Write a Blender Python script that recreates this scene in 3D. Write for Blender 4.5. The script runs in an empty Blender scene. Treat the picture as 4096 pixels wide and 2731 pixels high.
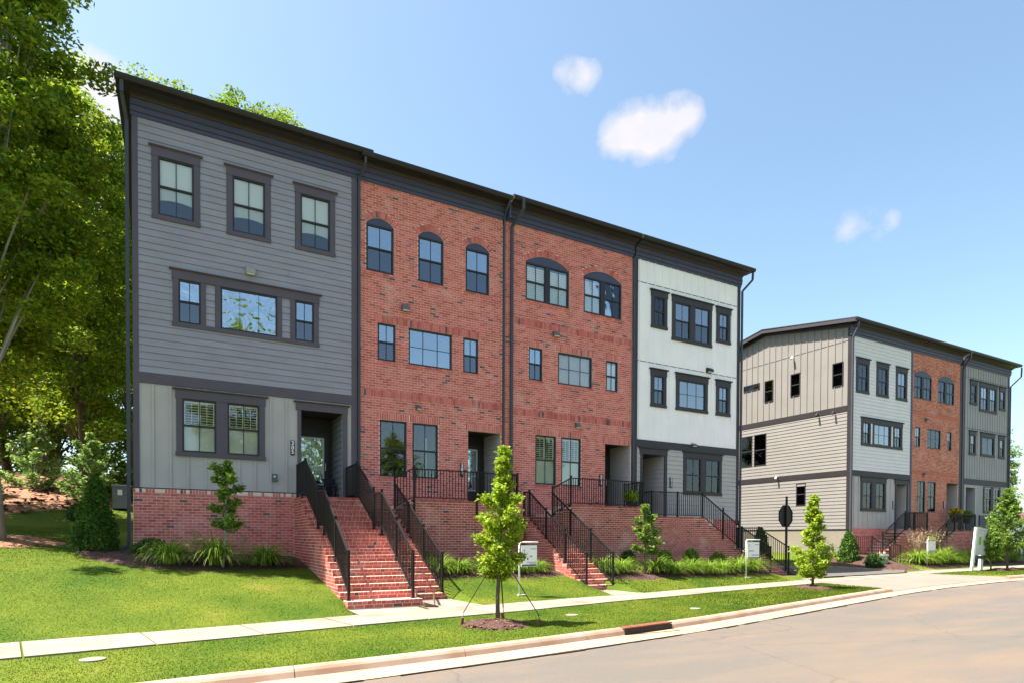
import bpy, math, random
import numpy as np
from mathutils import Vector, Matrix
R = math.radians
random.seed(7); rng = np.random.default_rng(7)
sc = bpy.context.scene
col = sc.collection

# ------------------------------------------------------------------ camera
CAMP = (0.0, -19.6, 1.6)
yaw, pitch, roll, F, CY = 0.50940585, -0.01651987, 0.00393175, 2505.35, 2187.47
cd = bpy.data.cameras.new('camera'); cam = bpy.data.objects.new('camera', cd); col.objects.link(cam); sc.camera = cam
cd.sensor_fit = 'HORIZONTAL'; cd.sensor_width = 36.0; cd.lens = F / 4096 * 36
cd.shift_x = 0.0; cd.shift_y = (CY - 2731 / 2) / 4096
cd.clip_start = 0.1; cd.clip_end = 3000
_f = Vector((math.sin(yaw) * math.cos(pitch), math.cos(yaw) * math.cos(pitch), math.sin(pitch)))
_r = Vector((math.cos(yaw), -math.sin(yaw), 0)); _u = _r.cross(_f)
_r2 = _r * math.cos(roll) + _u * math.sin(roll); _u2 = -_r * math.sin(roll) + _u * math.cos(roll)
M3 = Matrix((_r2, _u2, -_f)).transposed()
cam.matrix_world = Matrix.Translation(CAMP) @ M3.to_4x4()
def cdir(px, py):
    return ((_r2 * ((px - 2048) / F)) - (_u2 * ((py - CY) / F)) + _f).normalized()

# ------------------------------------------------------------------ light and exposure
SUN_EL, SUN_RATIO = 63.0, 0.40
SKY_STRENGTH, SUN_STRENGTH = 0.080, 4.3
sc.view_settings.view_transform = 'Standard'; sc.view_settings.look = 'None'
sc.view_settings.gamma = 1.0; sc.view_settings.use_curve_mapping = False
sc.view_settings.exposure = 2.02
try:
    sc.render.engine = 'CYCLES'
    sc.cycles.use_denoising = True
    sc.cycles.max_bounces = 8; sc.cycles.transparent_max_bounces = 12
    sc.cycles.sample_clamp_indirect = 6
except Exception: pass
_h = Vector((-1, SUN_RATIO, 0)).normalized()
SUN = Vector((_h.x * math.cos(R(SUN_EL)), _h.y * math.cos(R(SUN_EL)), math.sin(R(SUN_EL))))
sd = bpy.data.lights.new('sun', 'SUN'); sd.energy = SUN_STRENGTH; sd.angle = R(0.53); sd.color = (1.0, 0.95, 0.87)
so = bpy.data.objects.new('sun', sd); col.objects.link(so); so.rotation_euler = SUN.to_track_quat('Z', 'Y').to_euler(); so.location = (-20, 20, 60)
w = bpy.data.worlds.new('World'); sc.world = w; w.use_nodes = True
nt = w.node_tree; nt.nodes.clear()
out = nt.nodes.new('ShaderNodeOutputWorld'); bg = nt.nodes.new('ShaderNodeBackground'); bg.inputs[1].default_value = SKY_STRENGTH
sky = nt.nodes.new('ShaderNodeTexSky'); sky.sky_type = 'NISHITA'; sky.sun_disc = False
sky.sun_elevation = R(SUN_EL); sky.sun_rotation = math.atan2(_h.x, _h.y) % (2 * math.pi)
sky.air_density = 1.0; sky.dust_density = 1.7; sky.ozone_density = 0.7; sky.altitude = 0
tc = nt.nodes.new('ShaderNodeTexCoord')
noi = nt.nodes.new('ShaderNodeTexNoise'); noi.inputs['Scale'].default_value = 22; noi.inputs['Detail'].default_value = 9; noi.inputs['Roughness'].default_value = 0.62
nt.links.new(tc.outputs['Generated'], noi.inputs['Vector'])
def wmath(op, a, b=None, clamp=False):
    n = nt.nodes.new('ShaderNodeMath'); n.operation = op; n.use_clamp = clamp
    for i, v in enumerate((a, b)):
        if v is None: continue
        if isinstance(v, (int, float)): n.inputs[i].default_value = v
        else: nt.links.new(v, n.inputs[i])
    return n.outputs[0]
acc = None
S_ = 4096 / 2352
# white cumulus puffs: direction given by where they hang over the houses, angular radius, weight
for cx, cy, rad, wt in [(1450, 305, .046, .8), (1410, 322, .030, .6), (1500, 300, .046, .8), (1560, 275, .036, .8), (1590, 268, .024, .5), (1520, 330, .03, .45),
                        (1350, 178, .024, .75), (1310, 174, .026, .55), (1290, 165, .016, .3),
                        (1940, 525, .026, .42), (1990, 520, .040, .26), (2052, 506, .014, .40),
                        (205, 225, .055, 1.0), (250, 245, .06, 1.0), (185, 200, .03, .8), (60, 420, .12, .9), (200, 560, .10, .5)]:
    d = cdir(cx * S_, cy * S_)
    vm = nt.nodes.new('ShaderNodeVectorMath'); vm.operation = 'DISTANCE'; nt.links.new(tc.outputs['Generated'], vm.inputs[0]); vm.inputs[1].default_value = d
    v = wmath('SUBTRACT', 1.0, wmath('DIVIDE', vm.outputs['Value'], rad), False)
    v = wmath('MULTIPLY', wmath('MAXIMUM', v, 0.0), wt)
    acc = v if acc is None else wmath('ADD', acc, v)
nn = wmath('MULTIPLY', wmath('SUBTRACT', noi.outputs[0], 0.5), 1.35)
m_ = wmath('ADD', acc, wmath('MULTIPLY', nn, wmath('MINIMUM', wmath('MULTIPLY', acc, 6.0), 1.0)))
m_ = wmath('MULTIPLY', wmath('SUBTRACT', wmath('MINIMUM', m_, 1.2), 0.10), 1.5, True)
nb = nt.nodes.new('ShaderNodeTexNoise'); nb.inputs['Scale'].default_value = 30; nb.inputs['Detail'].default_value = 5; nt.links.new(tc.outputs['Generated'], nb.inputs['Vector'])
m_ = wmath('MULTIPLY', m_, wmath('ADD', wmath('MULTIPLY', nb.outputs[0], 0.55), 0.60), True)
m_ = wmath('MULTIPLY', m_, 0.93, True)
mix = nt.nodes.new('ShaderNodeMix'); mix.data_type = 'RGBA'
tint = nt.nodes.new('ShaderNodeMix'); tint.data_type = 'RGBA'; tint.blend_type = 'MULTIPLY'; tint.inputs[0].default_value = 1; tint.inputs[7].default_value = (.89, .95, .89, 1)
nt.links.new(sky.outputs[0], tint.inputs[6]); nt.links.new(m_, mix.inputs[0]); nt.links.new(tint.outputs[2], mix.inputs[6])
mix.inputs[7].default_value = (3.3, 3.1, 3.1, 1)
nt.links.new(mix.outputs[2], bg.inputs[0]); nt.links.new(bg.outputs[0], out.inputs[0])

# ------------------------------------------------------------------ materials
def newmat(name):
    m = bpy.data.materials.new(name); m.use_nodes = True; t = m.node_tree; b = t.nodes['Principled BSDF']; return m, t, b
def N(t, typ, **k):
    n = t.nodes.new(typ)
    for a, v in k.items(): setattr(n, a, v)
    return n
def plain(name, c, rough=.7, var=.12, scale=3.0, bump=.15, bscale=60, metallic=0.0, spec=.3, stretch=None, tint=None):
    """paint / stone with broad wear and fine relief"""
    m, t, b = newmat(name)
    tcn = N(t, 'ShaderNodeTexCoord'); src = tcn.outputs['Object']
    if stretch:
        mp = N(t, 'ShaderNodeMapping'); mp.inputs['Scale'].default_value = stretch; t.links.new(src, mp.inputs[0]); src = mp.outputs[0]
    n1 = N(t, 'ShaderNodeTexNoise'); n1.inputs['Scale'].default_value = scale; n1.inputs['Detail'].default_value = 6; t.links.new(src, n1.inputs['Vector'])
    ramp = N(t, 'ShaderNodeValToRGB'); e = ramp.color_ramp.elements
    c2 = tint or c
    e[0].position = .3; e[0].color = (*[max(0, x * (1 - var)) for x in c2], 1); e[1].position = .7; e[1].color = (*[min(1, x * (1 + var)) for x in c], 1)
    t.links.new(n1.outputs[0], ramp.inputs[0]); t.links.new(ramp.outputs[0], b.inputs['Base Color'])
    b.inputs['Roughness'].default_value = rough; b.inputs['Metallic'].default_value = metallic; b.inputs['Specular IOR Level'].default_value = spec
    if bump:
        n2 = N(t, 'ShaderNodeTexNoise'); n2.inputs['Scale'].default_value = bscale; n2.inputs['Detail'].default_value = 4; t.links.new(src, n2.inputs['Vector'])
        bp = N(t, 'ShaderNodeBump'); bp.inputs['Strength'].default_value = bump; bp.inputs['Distance'].default_value = .01
        t.links.new(n2.outputs[0], bp.inputs['Height']); t.links.new(bp.outputs[0], b.inputs['Normal'])
    return m
def tinted(name, cols, source, rough=.8, noise=.15, nscale=40, transl=0.0, bump=.3, bscale=120, spec=.2):
    """colour picked per piece (source: 'object' or 'island') from a ramp of (position, colour)"""
    m, t, b = newmat(name)
    if source == 'object': o = N(t, 'ShaderNodeObjectInfo').outputs['Random']
    else: o = N(t, 'ShaderNodeNewGeometry').outputs['Random Per Island']
    rp = N(t, 'ShaderNodeValToRGB'); rp.color_ramp.interpolation = 'LINEAR'
    e = rp.color_ramp.elements
    while len(e) < len(cols): e.new(.5)
    for el, (p, c) in zip(e, cols): el.position = p; el.color = (*c, 1)
    t.links.new(o, rp.inputs[0])
    tcn = N(t, 'ShaderNodeNewGeometry')
    n1 = N(t, 'ShaderNodeTexNoise'); n1.inputs['Scale'].default_value = nscale; n1.inputs['Detail'].default_value = 5; t.links.new(tcn.outputs['Position'], n1.inputs['Vector'])
    mx = N(t, 'ShaderNodeMix', data_type='RGBA', blend_type='MULTIPLY'); mx.inputs[0].default_value = 1
    r2 = N(t, 'ShaderNodeValToRGB'); r2.color_ramp.elements[0].color = (1 - noise,) * 3 + (1,); r2.color_ramp.elements[1].color = (1 + noise,) * 3 + (1,)
    r2.color_ramp.elements[0].position = .3; r2.color_ramp.elements[1].position = .7
    t.links.new(n1.outputs[0], r2.inputs[0]); t.links.new(rp.outputs[0], mx.inputs[6]); t.links.new(r2.outputs[0], mx.inputs[7])
    if 'brick' in name:
        n3 = N(t, 'ShaderNodeTexNoise'); n3.inputs['Scale'].default_value = 1.3; n3.inputs['Detail'].default_value = 7; n3.inputs['Roughness'].default_value = .65; t.links.new(tcn.outputs['Position'], n3.inputs['Vector'])
        r3 = N(t, 'ShaderNodeValToRGB'); r3.color_ramp.elements[0].position = .54; r3.color_ramp.elements[0].color = (0, 0, 0, 1); r3.color_ramp.elements[1].position = .74; r3.color_ramp.elements[1].color = (.55, .55, .55, 1); t.links.new(n3.outputs[0], r3.inputs[0])
        m3 = N(t, 'ShaderNodeMix', data_type='RGBA'); t.links.new(r3.outputs[0], m3.inputs[0]); t.links.new(mx.outputs[2], m3.inputs[6]); m3.inputs[7].default_value = (.72, .46, .38, 1); mx = m3
    t.links.new(mx.outputs[2], b.inputs['Base Color']); b.inputs['Roughness'].default_value = rough; b.inputs['Specular IOR Level'].default_value = spec
    if bump:
        n2 = N(t, 'ShaderNodeTexNoise'); n2.inputs['Scale'].default_value = bscale; t.links.new(tcn.outputs['Position'], n2.inputs['Vector'])
        bp = N(t, 'ShaderNodeBump'); bp.inputs['Strength'].default_value = bump; bp.inputs['Distance'].default_value = .004
        t.links.new(n2.outputs[0], bp.inputs['Height']); t.links.new(bp.outputs[0], b.inputs['Normal'])
    if transl:
        tr = N(t, 'ShaderNodeBsdfTranslucent'); t.links.new(mx.outputs[2], tr.inputs[0])
        ms = N(t, 'ShaderNodeMixShader'); ms.inputs[0].default_value = transl
        t.links.new(b.outputs[0], ms.inputs[1]); t.links.new(tr.outputs[0], ms.inputs[2]); t.links.new(ms.outputs[0], t.nodes['Material Output'].inputs[0])
    return m
BR = [(0, (.44, .105, .078)), (.25, (.55, .145, .105)), (.5, (.62, .175, .13)), (.8, (.68, .21, .16)), (.965, (.58, .155, .115)), (.972, (.17, .12, .10)), (1, (.11, .09, .085))]
BR = [(p, (c[0], c[1] * .96, c[2] * 1.12)) for p, c in BR]
BR2 = [(0, (.36, .105, .07)), (.4, (.50, .155, .10)), (.8, (.60, .20, .14)), (.95, (.50, .15, .10)), (.96, (.2, .14, .11)), (1, (.15, .11, .09))]
brick_o = tinted('brick_face', BR, 'object', .85, .18, 35); brick_i = tinted('brick_face_many', BR, 'island', .85, .18, 35)
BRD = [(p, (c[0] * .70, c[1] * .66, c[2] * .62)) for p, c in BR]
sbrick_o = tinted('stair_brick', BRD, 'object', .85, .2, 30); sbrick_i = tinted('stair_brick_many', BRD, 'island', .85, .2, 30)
def dusty_sunlit_tops(m, c):  # upward faces painted paler: sun on the treads put into the colour, with mortar dust
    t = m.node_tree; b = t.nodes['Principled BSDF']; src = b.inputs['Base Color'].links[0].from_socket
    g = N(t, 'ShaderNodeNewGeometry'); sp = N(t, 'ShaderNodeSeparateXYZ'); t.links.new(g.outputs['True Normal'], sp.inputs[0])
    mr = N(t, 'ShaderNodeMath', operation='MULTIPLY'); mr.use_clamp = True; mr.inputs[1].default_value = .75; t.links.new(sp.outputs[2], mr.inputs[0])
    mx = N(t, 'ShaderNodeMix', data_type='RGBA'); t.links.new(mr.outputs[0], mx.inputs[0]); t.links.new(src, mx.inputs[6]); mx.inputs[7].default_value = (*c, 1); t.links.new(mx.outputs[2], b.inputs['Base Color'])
for m_ in (sbrick_o, sbrick_i): dusty_sunlit_tops(m_, (.56, .43, .34))
brick2_i = tinted('orange_brick_many', BR2, 'island', .85, .18, 35)
mortar = plain('mortar', (.86, .60, .50), .95, .12, 6, .2, 90)
gray_siding = plain('gray_siding', (.30, .275, .325), .6, .09, 1.1, .12, 40, stretch=(1, 1, 4))
greige = plain('greige_panel', (.46, .41, .40), .65, .07, 1.2, .1, 50)
white_board = plain('white_panel', (.96, .89, .90), .6, .04, 1.2, .08, 50)
pale_siding = plain('pale_siding', (.74, .69, .70), .62, .04, 1.3, .1, 50)
beige_siding = plain('beige_siding', (.21, .19, .172), .65, .05, 1.0, .1, 50)
mid_gray = plain('mid_gray_panel', (.34, .325, .33), .65, .05, 1.2, .1, 50)
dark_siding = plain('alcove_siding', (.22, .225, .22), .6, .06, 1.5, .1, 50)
trim = plain('plum_gray_trim', (.105, .082, .105), .55, .08, 2, .1, 40)
trim4 = plain('charcoal_trim', (.048, .040, .048), .55, .08, 2, .1, 40)
cornice_m = plain('slate_blue_cornice', (.062, .062, .115), .45, .08, 2, .05, 40)
soffit_m = plain('taupe_soffit', (.060, .044, .038), .6, .08, 2, .05, 40)
gutter_m = plain('dark_gutter', (.026, .023, .024), .4, .1, 3, 0)
pipe_m = plain('slate_downspout', (.055, .06, .075), .4, .1, 3, 0)
shingle = plain('roof_shingle', (.055, .06, .05), .9, .3, 30, .4, 60)
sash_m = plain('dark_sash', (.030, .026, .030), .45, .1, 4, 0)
black_iron = plain('black_iron', (.010, .008, .007), .5, .2, 8, .1, 60, spec=.3)
interior = plain('room_dark', (.030, .032, .034), .9, .2, 2, 0)
blind_m = plain('white_roller_shade', (.95, .94, .90), .8, .02, 2, 0)
louvre_m = plain('white_shutter', (.95, .95, .91), .6, .03, 3, 0)
curtain_m = plain('sheer_curtain', (.62, .60, .60), .9, .12, 9, .2, 25, stretch=(6, 1, .3))
muntin_m = plain('pale_muntin', (.62, .65, .66), .5, .03, 3, 0)
concrete = plain('pale_concrete', (.235, .20, .158), .9, .16, 1.3, .3, 130, tint=(.225, .18, .135))
kerb_m = plain('kerb_concrete', (.36, .26, .20), .9, .15, 1.6, .35, 90, tint=(.33, .20, .13))
gutter_pan = plain('dusty_gutter', (.30, .22, .15), .9, .2, .9, .3, 90, tint=(.58, .33, .17))
found_m = plain('parged_foundation', (.23, .20, .15), .9, .08, 1.2, .3, 60)
mulch_m = plain('bark_mulch', (.075, .038, .028), .95, .5, 26, .9, 60)
straw_m = plain('pine_straw', (.24, .12, .065), .95, .6, 9, .9, 50, stretch=(1, 2.5, 1))
bark_m = plain('tree_bark', (.13, .10, .075), .9, .35, 9, .8, 30, stretch=(1, 1, .25))
pale_bark = plain('pale_bark', (.30, .275, .235), .9, .25, 7, .7, 26, stretch=(1, 1, .25))
asphalt_crack = plain('tar_crack', (.02, .017, .015), .9, .3, 8, .3)
sign_white = plain('white_sign', (.82, .81, .78), .5, .02, 2, 0)
sign_gray = plain('gray_print', (.38, .38, .40), .5, .02, 2, 0)
sign_face = plain('pale_gray_sign', (.55, .54, .53), .5, .03, 2, 0)
navy = plain('navy_strip', (.05, .06, .10), .5, .05, 2, 0)
lime = plain('lime_paint', (.55, .68, .06), .5, .03, 2, 0)
green_p = plain('leaf_green_print', (.12, .36, .02), .5, .1, 2, 0)
utility_green = plain('utility_green', (.20, .26, .19), .5, .05, 2, 0)
rust = plain('rusty_iron', (.16, .055, .03), .8, .4, 12, .5, 60)
black_pl = plain('black_plaque', (.012, .011, .014), .4, .1, 3, 0)
num_m = plain('white_numeral', (.82, .82, .84), .5, .01, 3, 0)
metal_gray = plain('lamp_metal', (.13, .125, .12), .45, .1, 3, 0)
stone_beige = plain('beige_lamp', (.34, .31, .27), .6, .05, 3, 0)
wood_p = plain('bare_wood', (.35, .24, .14), .8, .2, 8, .3)
plastic_b = plain('grey_cabinet', (.14, .15, .16), .6, .1, 3, 0)
teal_mat = plain('drain_pad', (.07, .12, .16), .6, .2, 3, .1)
clay = plain('dark_pot', (.03, .025, .025), .5, .1, 3, 0)

def glass_mat(name, base, wav=.0, tint=(.75, .88, .92)):
    m = bpy.data.materials.new(name); m.use_nodes = True; t = m.node_tree; t.nodes.clear()
    o = N(t, 'ShaderNodeOutputMaterial'); tr = N(t, 'ShaderNodeBsdfTransparent'); tr.inputs[0].default_value = (*tint, 1)
    gl = N(t, 'ShaderNodeBsdfGlossy'); gl.inputs['Roughness'].default_value = .01; gl.inputs['Color'].default_value = (.92, .95, 1, 1)
    fr = N(t, 'ShaderNodeFresnel'); fr.inputs['IOR'].default_value = 1.5
    ad = N(t, 'ShaderNodeMath', operation='ADD'); ad.use_clamp = True; ad.inputs[1].default_value = base; t.links.new(fr.outputs[0], ad.inputs[0])
    ms = N(t, 'ShaderNodeMixShader'); t.links.new(ad.outputs[0], ms.inputs[0]); t.links.new(tr.outputs[0], ms.inputs[1]); t.links.new(gl.outputs[0], ms.inputs[2])
    t.links.new(ms.outputs[0], o.inputs[0])
    g = N(t, 'ShaderNodeNewGeometry'); n = N(t, 'ShaderNodeTexNoise'); n.inputs['Scale'].default_value = 1.6 if not wav > .5 else 2.2; n.inputs['Detail'].default_value = 1.0
    if wav > .5: n.inputs['Distortion'].default_value = 1.5
    t.links.new(g.outputs['Position'], n.inputs['Vector'])
    bp = N(t, 'ShaderNodeBump'); bp.inputs['Strength'].default_value = .35; bp.inputs['Distance'].default_value = .006 + wav * .03
    t.links.new(n.outputs[0], bp.inputs['Height']); t.links.new(bp.outputs[0], gl.inputs['Normal'])
    return m
glass_scr = glass_mat('screened_sash_glass', .10, tint=(.42, .45, .50)); glass_scr2 = glass_mat('screened_clear_glass', .03, tint=(.92, .93, .91)); glass = glass_mat('window_glass', .26); glass_wavy = glass_mat('warped_window_glass', .36, 1.0); glass_screen = glass_mat('screened_window_glass', -.02, tint=(.25, .22, .2)); glass_low = glass_mat('clear_window_glass', .03, tint=(1, .99, .97))

def lawn_mat():
    m, t, b = newmat('lawn_grass')
    g = N(t, 'ShaderNodeNewGeometry')
    a = N(t, 'ShaderNodeTexNoise'); a.inputs['Scale'].default_value = .55; a.inputs['Detail'].default_value = 4; t.links.new(g.outputs['Position'], a.inputs['Vector'])
    r = N(t, 'ShaderNodeValToRGB'); e = r.color_ramp.elements
    e[0].position = .30; e[0].color = (.040, .080, .007, 1); e[1].position = .66; e[1].color = (.098, .125, .013, 1); e2 = e.new(.78); e2.color = (.155, .140, .028, 1)
    t.links.new(a.outputs[0], r.inputs[0])
    c = N(t, 'ShaderNodeTexNoise'); c.inputs['Scale'].default_value = 28; c.inputs['Detail'].default_value = 8; t.links.new(g.outputs['Position'], c.inputs['Vector'])
    r2 = N(t, 'ShaderNodeValToRGB'); r2.color_ramp.elements[0].position = .3; r2.color_ramp.elements[0].color = (.72, .75, .7, 1); r2.color_ramp.elements[1].position = .7; r2.color_ramp.elements[1].color = (1.3, 1.25, 1.2, 1)
    t.links.new(c.outputs[0], r2.inputs[0])
    mx = N(t, 'ShaderNodeMix', data_type='RGBA', blend_type='MULTIPLY'); mx.inputs[0].default_value = 1
    t.links.new(r.outputs[0], mx.inputs[6]); t.links.new(r2.outputs[0], mx.inputs[7]); t.links.new(mx.outputs[2], b.inputs['Base Color'])
    b.inputs['Roughness'].default_value = .95; b.inputs['Specular IOR Level'].default_value = .1
    bp = N(t, 'ShaderNodeBump'); bp.inputs['Strength'].default_value = .8; bp.inputs['Distance'].default_value = .03; t.links.new(c.outputs[0], bp.inputs['Height']); t.links.new(bp.outputs[0], b.inputs['Normal'])
    return m
lawn_m = lawn_mat()
def road_mat():
    m, t, b = newmat('dusty_asphalt')
    g = N(t, 'ShaderNodeNewGeometry')
    mp = N(t, 'ShaderNodeMapping'); mp.inputs['Rotation'].default_value = (0, 0, R(-12)); mp.inputs['Scale'].default_value = (.10, .38, 1); t.links.new(g.outputs['Position'], mp.inputs[0])
    a = N(t, 'ShaderNodeTexNoise'); a.inputs['Scale'].default_value = 2.0; a.inputs['Detail'].default_value = 7; a.inputs['Roughness'].default_value = .62; t.links.new(mp.outputs[0], a.inputs['Vector'])
    r = N(t, 'ShaderNodeValToRGB'); e = r.color_ramp.elements
    e[0].position = .44; e[0].color = (.108, .092, .076, 1); e[1].position = .80; e[1].color = (.185, .120, .076, 1)
    t.links.new(a.outputs[0], r.inputs[0])
    c = N(t, 'ShaderNodeTexNoise'); c.inputs['Scale'].default_value = 90; c.inputs['Detail'].default_value = 4; t.links.new(g.outputs['Position'], c.inputs['Vector'])
    r2 = N(t, 'ShaderNodeValToRGB'); r2.color_ramp.elements[0].position = .3; r2.color_ramp.elements[0].color = (.78,) * 3 + (1,); r2.color_ramp.elements[1].position = .7; r2.color_ramp.elements[1].color = (1.15,) * 3 + (1,)
    t.links.new(c.outputs[0], r2.inputs[0])
    mx = N(t, 'ShaderNodeMix', data_type='RGBA', blend_type='MULTIPLY'); mx.inputs[0].default_value = 1
    t.links.new(r.outputs[0], mx.inputs[6]); t.links.new(r2.outputs[0], mx.inputs[7]); t.links.new(mx.outputs[2], b.inputs['Base Color'])
    b.inputs['Roughness'].default_value = .9
    bp = N(t, 'ShaderNodeBump'); bp.inputs['Strength'].default_value = .5; bp.inputs['Distance'].default_value = .012; t.links.new(c.outputs[0], bp.inputs['Height']); t.links.new(bp.outputs[0], b.inputs['Normal'])
    v = N(t, 'ShaderNodeTexVoronoi', feature='DISTANCE_TO_EDGE'); v.inputs['Scale'].default_value = .33; wv = N(t, 'ShaderNodeTexNoise'); wv.inputs['Scale'].default_value = 2.5; wv.inputs['Detail'].default_value = 5; t.links.new(g.outputs['Position'], wv.inputs['Vector'])
    av = N(t, 'ShaderNodeMix', data_type='VECTOR'); av.inputs[0].default_value = .25; t.links.new(g.outputs['Position'], av.inputs[4]); t.links.new(wv.outputs['Color'], av.inputs[5]); t.links.new(av.outputs[1], v.inputs['Vector'])
    rc = N(t, 'ShaderNodeValToRGB'); rc.color_ramp.elements[0].position = .0; rc.color_ramp.elements[0].color = (.72, .72, .72, 1); rc.color_ramp.elements[1].position = .006; rc.color_ramp.elements[1].color = (1, 1, 1, 1); t.links.new(v.outputs['Distance'], rc.inputs[0])
    d = N(t, 'ShaderNodeTexNoise'); d.inputs['Scale'].default_value = 420; d.inputs['Detail'].default_value = 2; t.links.new(g.outputs['Position'], d.inputs['Vector'])
    rd = N(t, 'ShaderNodeValToRGB'); rd.color_ramp.elements[0].position = .35; rd.color_ramp.elements[0].color = (.6, .6, .6, 1); rd.color_ramp.elements[1].position = .65; rd.color_ramp.elements[1].color = (1.3, 1.3, 1.3, 1); t.links.new(d.outputs[0], rd.inputs[0])
    m2 = N(t, 'ShaderNodeMix', data_type='RGBA', blend_type='MULTIPLY'); m2.inputs[0].default_value = 1; t.links.new(mx.outputs[2], m2.inputs[6]); t.links.new(rc.outputs[0], m2.inputs[7])
    m3 = N(t, 'ShaderNodeMix', data_type='RGBA', blend_type='MULTIPLY'); m3.inputs[0].default_value = 1; t.links.new(m2.outputs[2], m3.inputs[6]); t.links.new(rd.outputs[0], m3.inputs[7]); t.links.new(m3.outputs[2], b.inputs['Base Color'])
    return m
road_m = road_mat()
drive_m = plain('gray_asphalt', (.10, .088, .078), .9, .12, 1.5, .3, 110)
apron_m = plain('apron_concrete', (.20, .155, .125), .9, .08, .8, .2, 120)
GB = lambda n, a, b_, c, tr=.35: tinted(n, [(0, a), (.5, b_), (1, c)], 'island', .6, .1, 5, tr, 0, spec=.25)
leaf_forest = GB('forest_leaf', (.07, .14, .008), (.17, .26, .012), (.36, .40, .025), .5)
leaf_deep = GB('deep_forest_leaf', (.07, .14, .010), (.15, .25, .015), (.28, .35, .03), .5)
leaf_lime = GB('lime_leaf', (.14, .25, .010), (.26, .38, .018), (.42, .46, .04), .45)
leaf_mid = GB('mid_leaf', (.06, .14, .015), (.13, .24, .025), (.30, .36, .07), .4)
leaf_conifer = GB('conifer_leaf', (.022, .07, .008), (.05, .125, .010), (.11, .20, .016), .2)
leaf_shrub = GB('shrub_leaf', (.02, .06, .01), (.045, .10, .014), (.09, .15, .02), .25)
leaf_pale = GB('pale_leaf', (.10, .20, .04), (.20, .32, .07), (.36, .45, .14), .45)
blade_m = GB('ornamental_blade', (.08, .18, .012), (.17, .29, .02), (.34, .42, .06), .35)
blade_tan = GB('dry_plume', (.30, .20, .11), (.40, .28, .16), (.50, .38, .24), .3)
turf_m = lawn_m.copy(); turf_m.name = 'turf_blade'
def _turf(m):
    t = m.node_tree; b = t.nodes['Principled BSDF']; src = b.inputs['Base Color'].links[0].from_socket
    g = N(t, 'ShaderNodeNewGeometry'); rp = N(t, 'ShaderNodeValToRGB'); rp.color_ramp.elements[0].color = (1.0, 1.0, 1.0, 1); rp.color_ramp.elements[1].color = (1.5, 1.4, 1.3, 1)
    t.links.new(g.outputs['Random Per Island'], rp.inputs[0]); mx = N(t, 'ShaderNodeMix', data_type='RGBA', blend_type='MULTIPLY'); mx.inputs[0].default_value = 1
    t.links.new(src, mx.inputs[6]); t.links.new(rp.outputs[0], mx.inputs[7]); t.links.new(mx.outputs[2], b.inputs['Base Color'])
    tr = N(t, 'ShaderNodeBsdfTranslucent'); t.links.new(mx.outputs[2], tr.inputs[0]); ms = N(t, 'ShaderNodeMixShader'); ms.inputs[0].default_value = .35
    t.links.new(b.outputs[0], ms.inputs[1]); t.links.new(tr.outputs[0], ms.inputs[2]); t.links.new(ms.outputs[0], t.nodes['Material Output'].inputs[0])
_turf(turf_m)
petal_y = GB('yellow_petal', (.55, .22, .01), (.75, .48, .02), (.80, .60, .03), .2)
chip_m = tinted('bark_chip', [(0, (.04, .02, .015)), (.5, (.10, .048, .034)), (1, (.22, .12, .085))], 'island', .9, .2, 30, 0, 0)

# ------------------------------------------------------------------ mesh helpers
def tag(o, label=None, cat=None, group=None, kind=None):
    if label: o['label'] = label
    if cat: o['category'] = cat
    if group: o['group'] = group
    if kind: o['kind'] = kind
    return o
def thing(name, label, cat, loc=(0, 0, 0), group=None):
    o = bpy.data.objects.new(name, None); o.empty_display_size = .2; col.objects.link(o); o.location = loc
    return tag(o, label, cat, group)
def put(name, me, parent=None, sub=False, kind=None, label=None):
    """mesh in world coordinates; direct children cancel the thing's location, deeper ones sit at zero"""
    o = bpy.data.objects.new(name, me); col.objects.link(o)
    if parent is not None:
        o.parent = parent
        if parent.type == 'EMPTY' or parent.get('anchor'): o.location = (-parent.location.x, -parent.location.y, -parent.location.z)
    if kind: o['kind'] = kind
    if label: o['label'] = label
    return o
def np_mesh(name, V, Fc, m, smooth=False):
    V = np.asarray(V, dtype=np.float32).reshape(-1, 3); Fc = np.asarray(Fc, dtype=np.int32); k = Fc.shape[1]
    me = bpy.data.meshes.new(name); me.vertices.add(len(V)); me.vertices.foreach_set('co', V.ravel())
    me.loops.add(Fc.size); me.loops.foreach_set('vertex_index', Fc.ravel()); me.polygons.add(len(Fc))
    me.polygons.foreach_set('loop_start', np.arange(0, Fc.size, k, dtype=np.int32)); me.polygons.foreach_set('loop_total', np.full(len(Fc), k, dtype=np.int32))
    me.polygons.foreach_set('use_smooth', np.full(len(Fc), bool(smooth)))
    me.update(calc_edges=True)
    if m: me.materials.append(m)
    return me
CUBE_F = np.array([[0, 3, 2, 1], [4, 5, 6, 7], [0, 1, 5, 4], [1, 2, 6, 5], [2, 3, 7, 6], [3, 0, 4, 7]])
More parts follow.
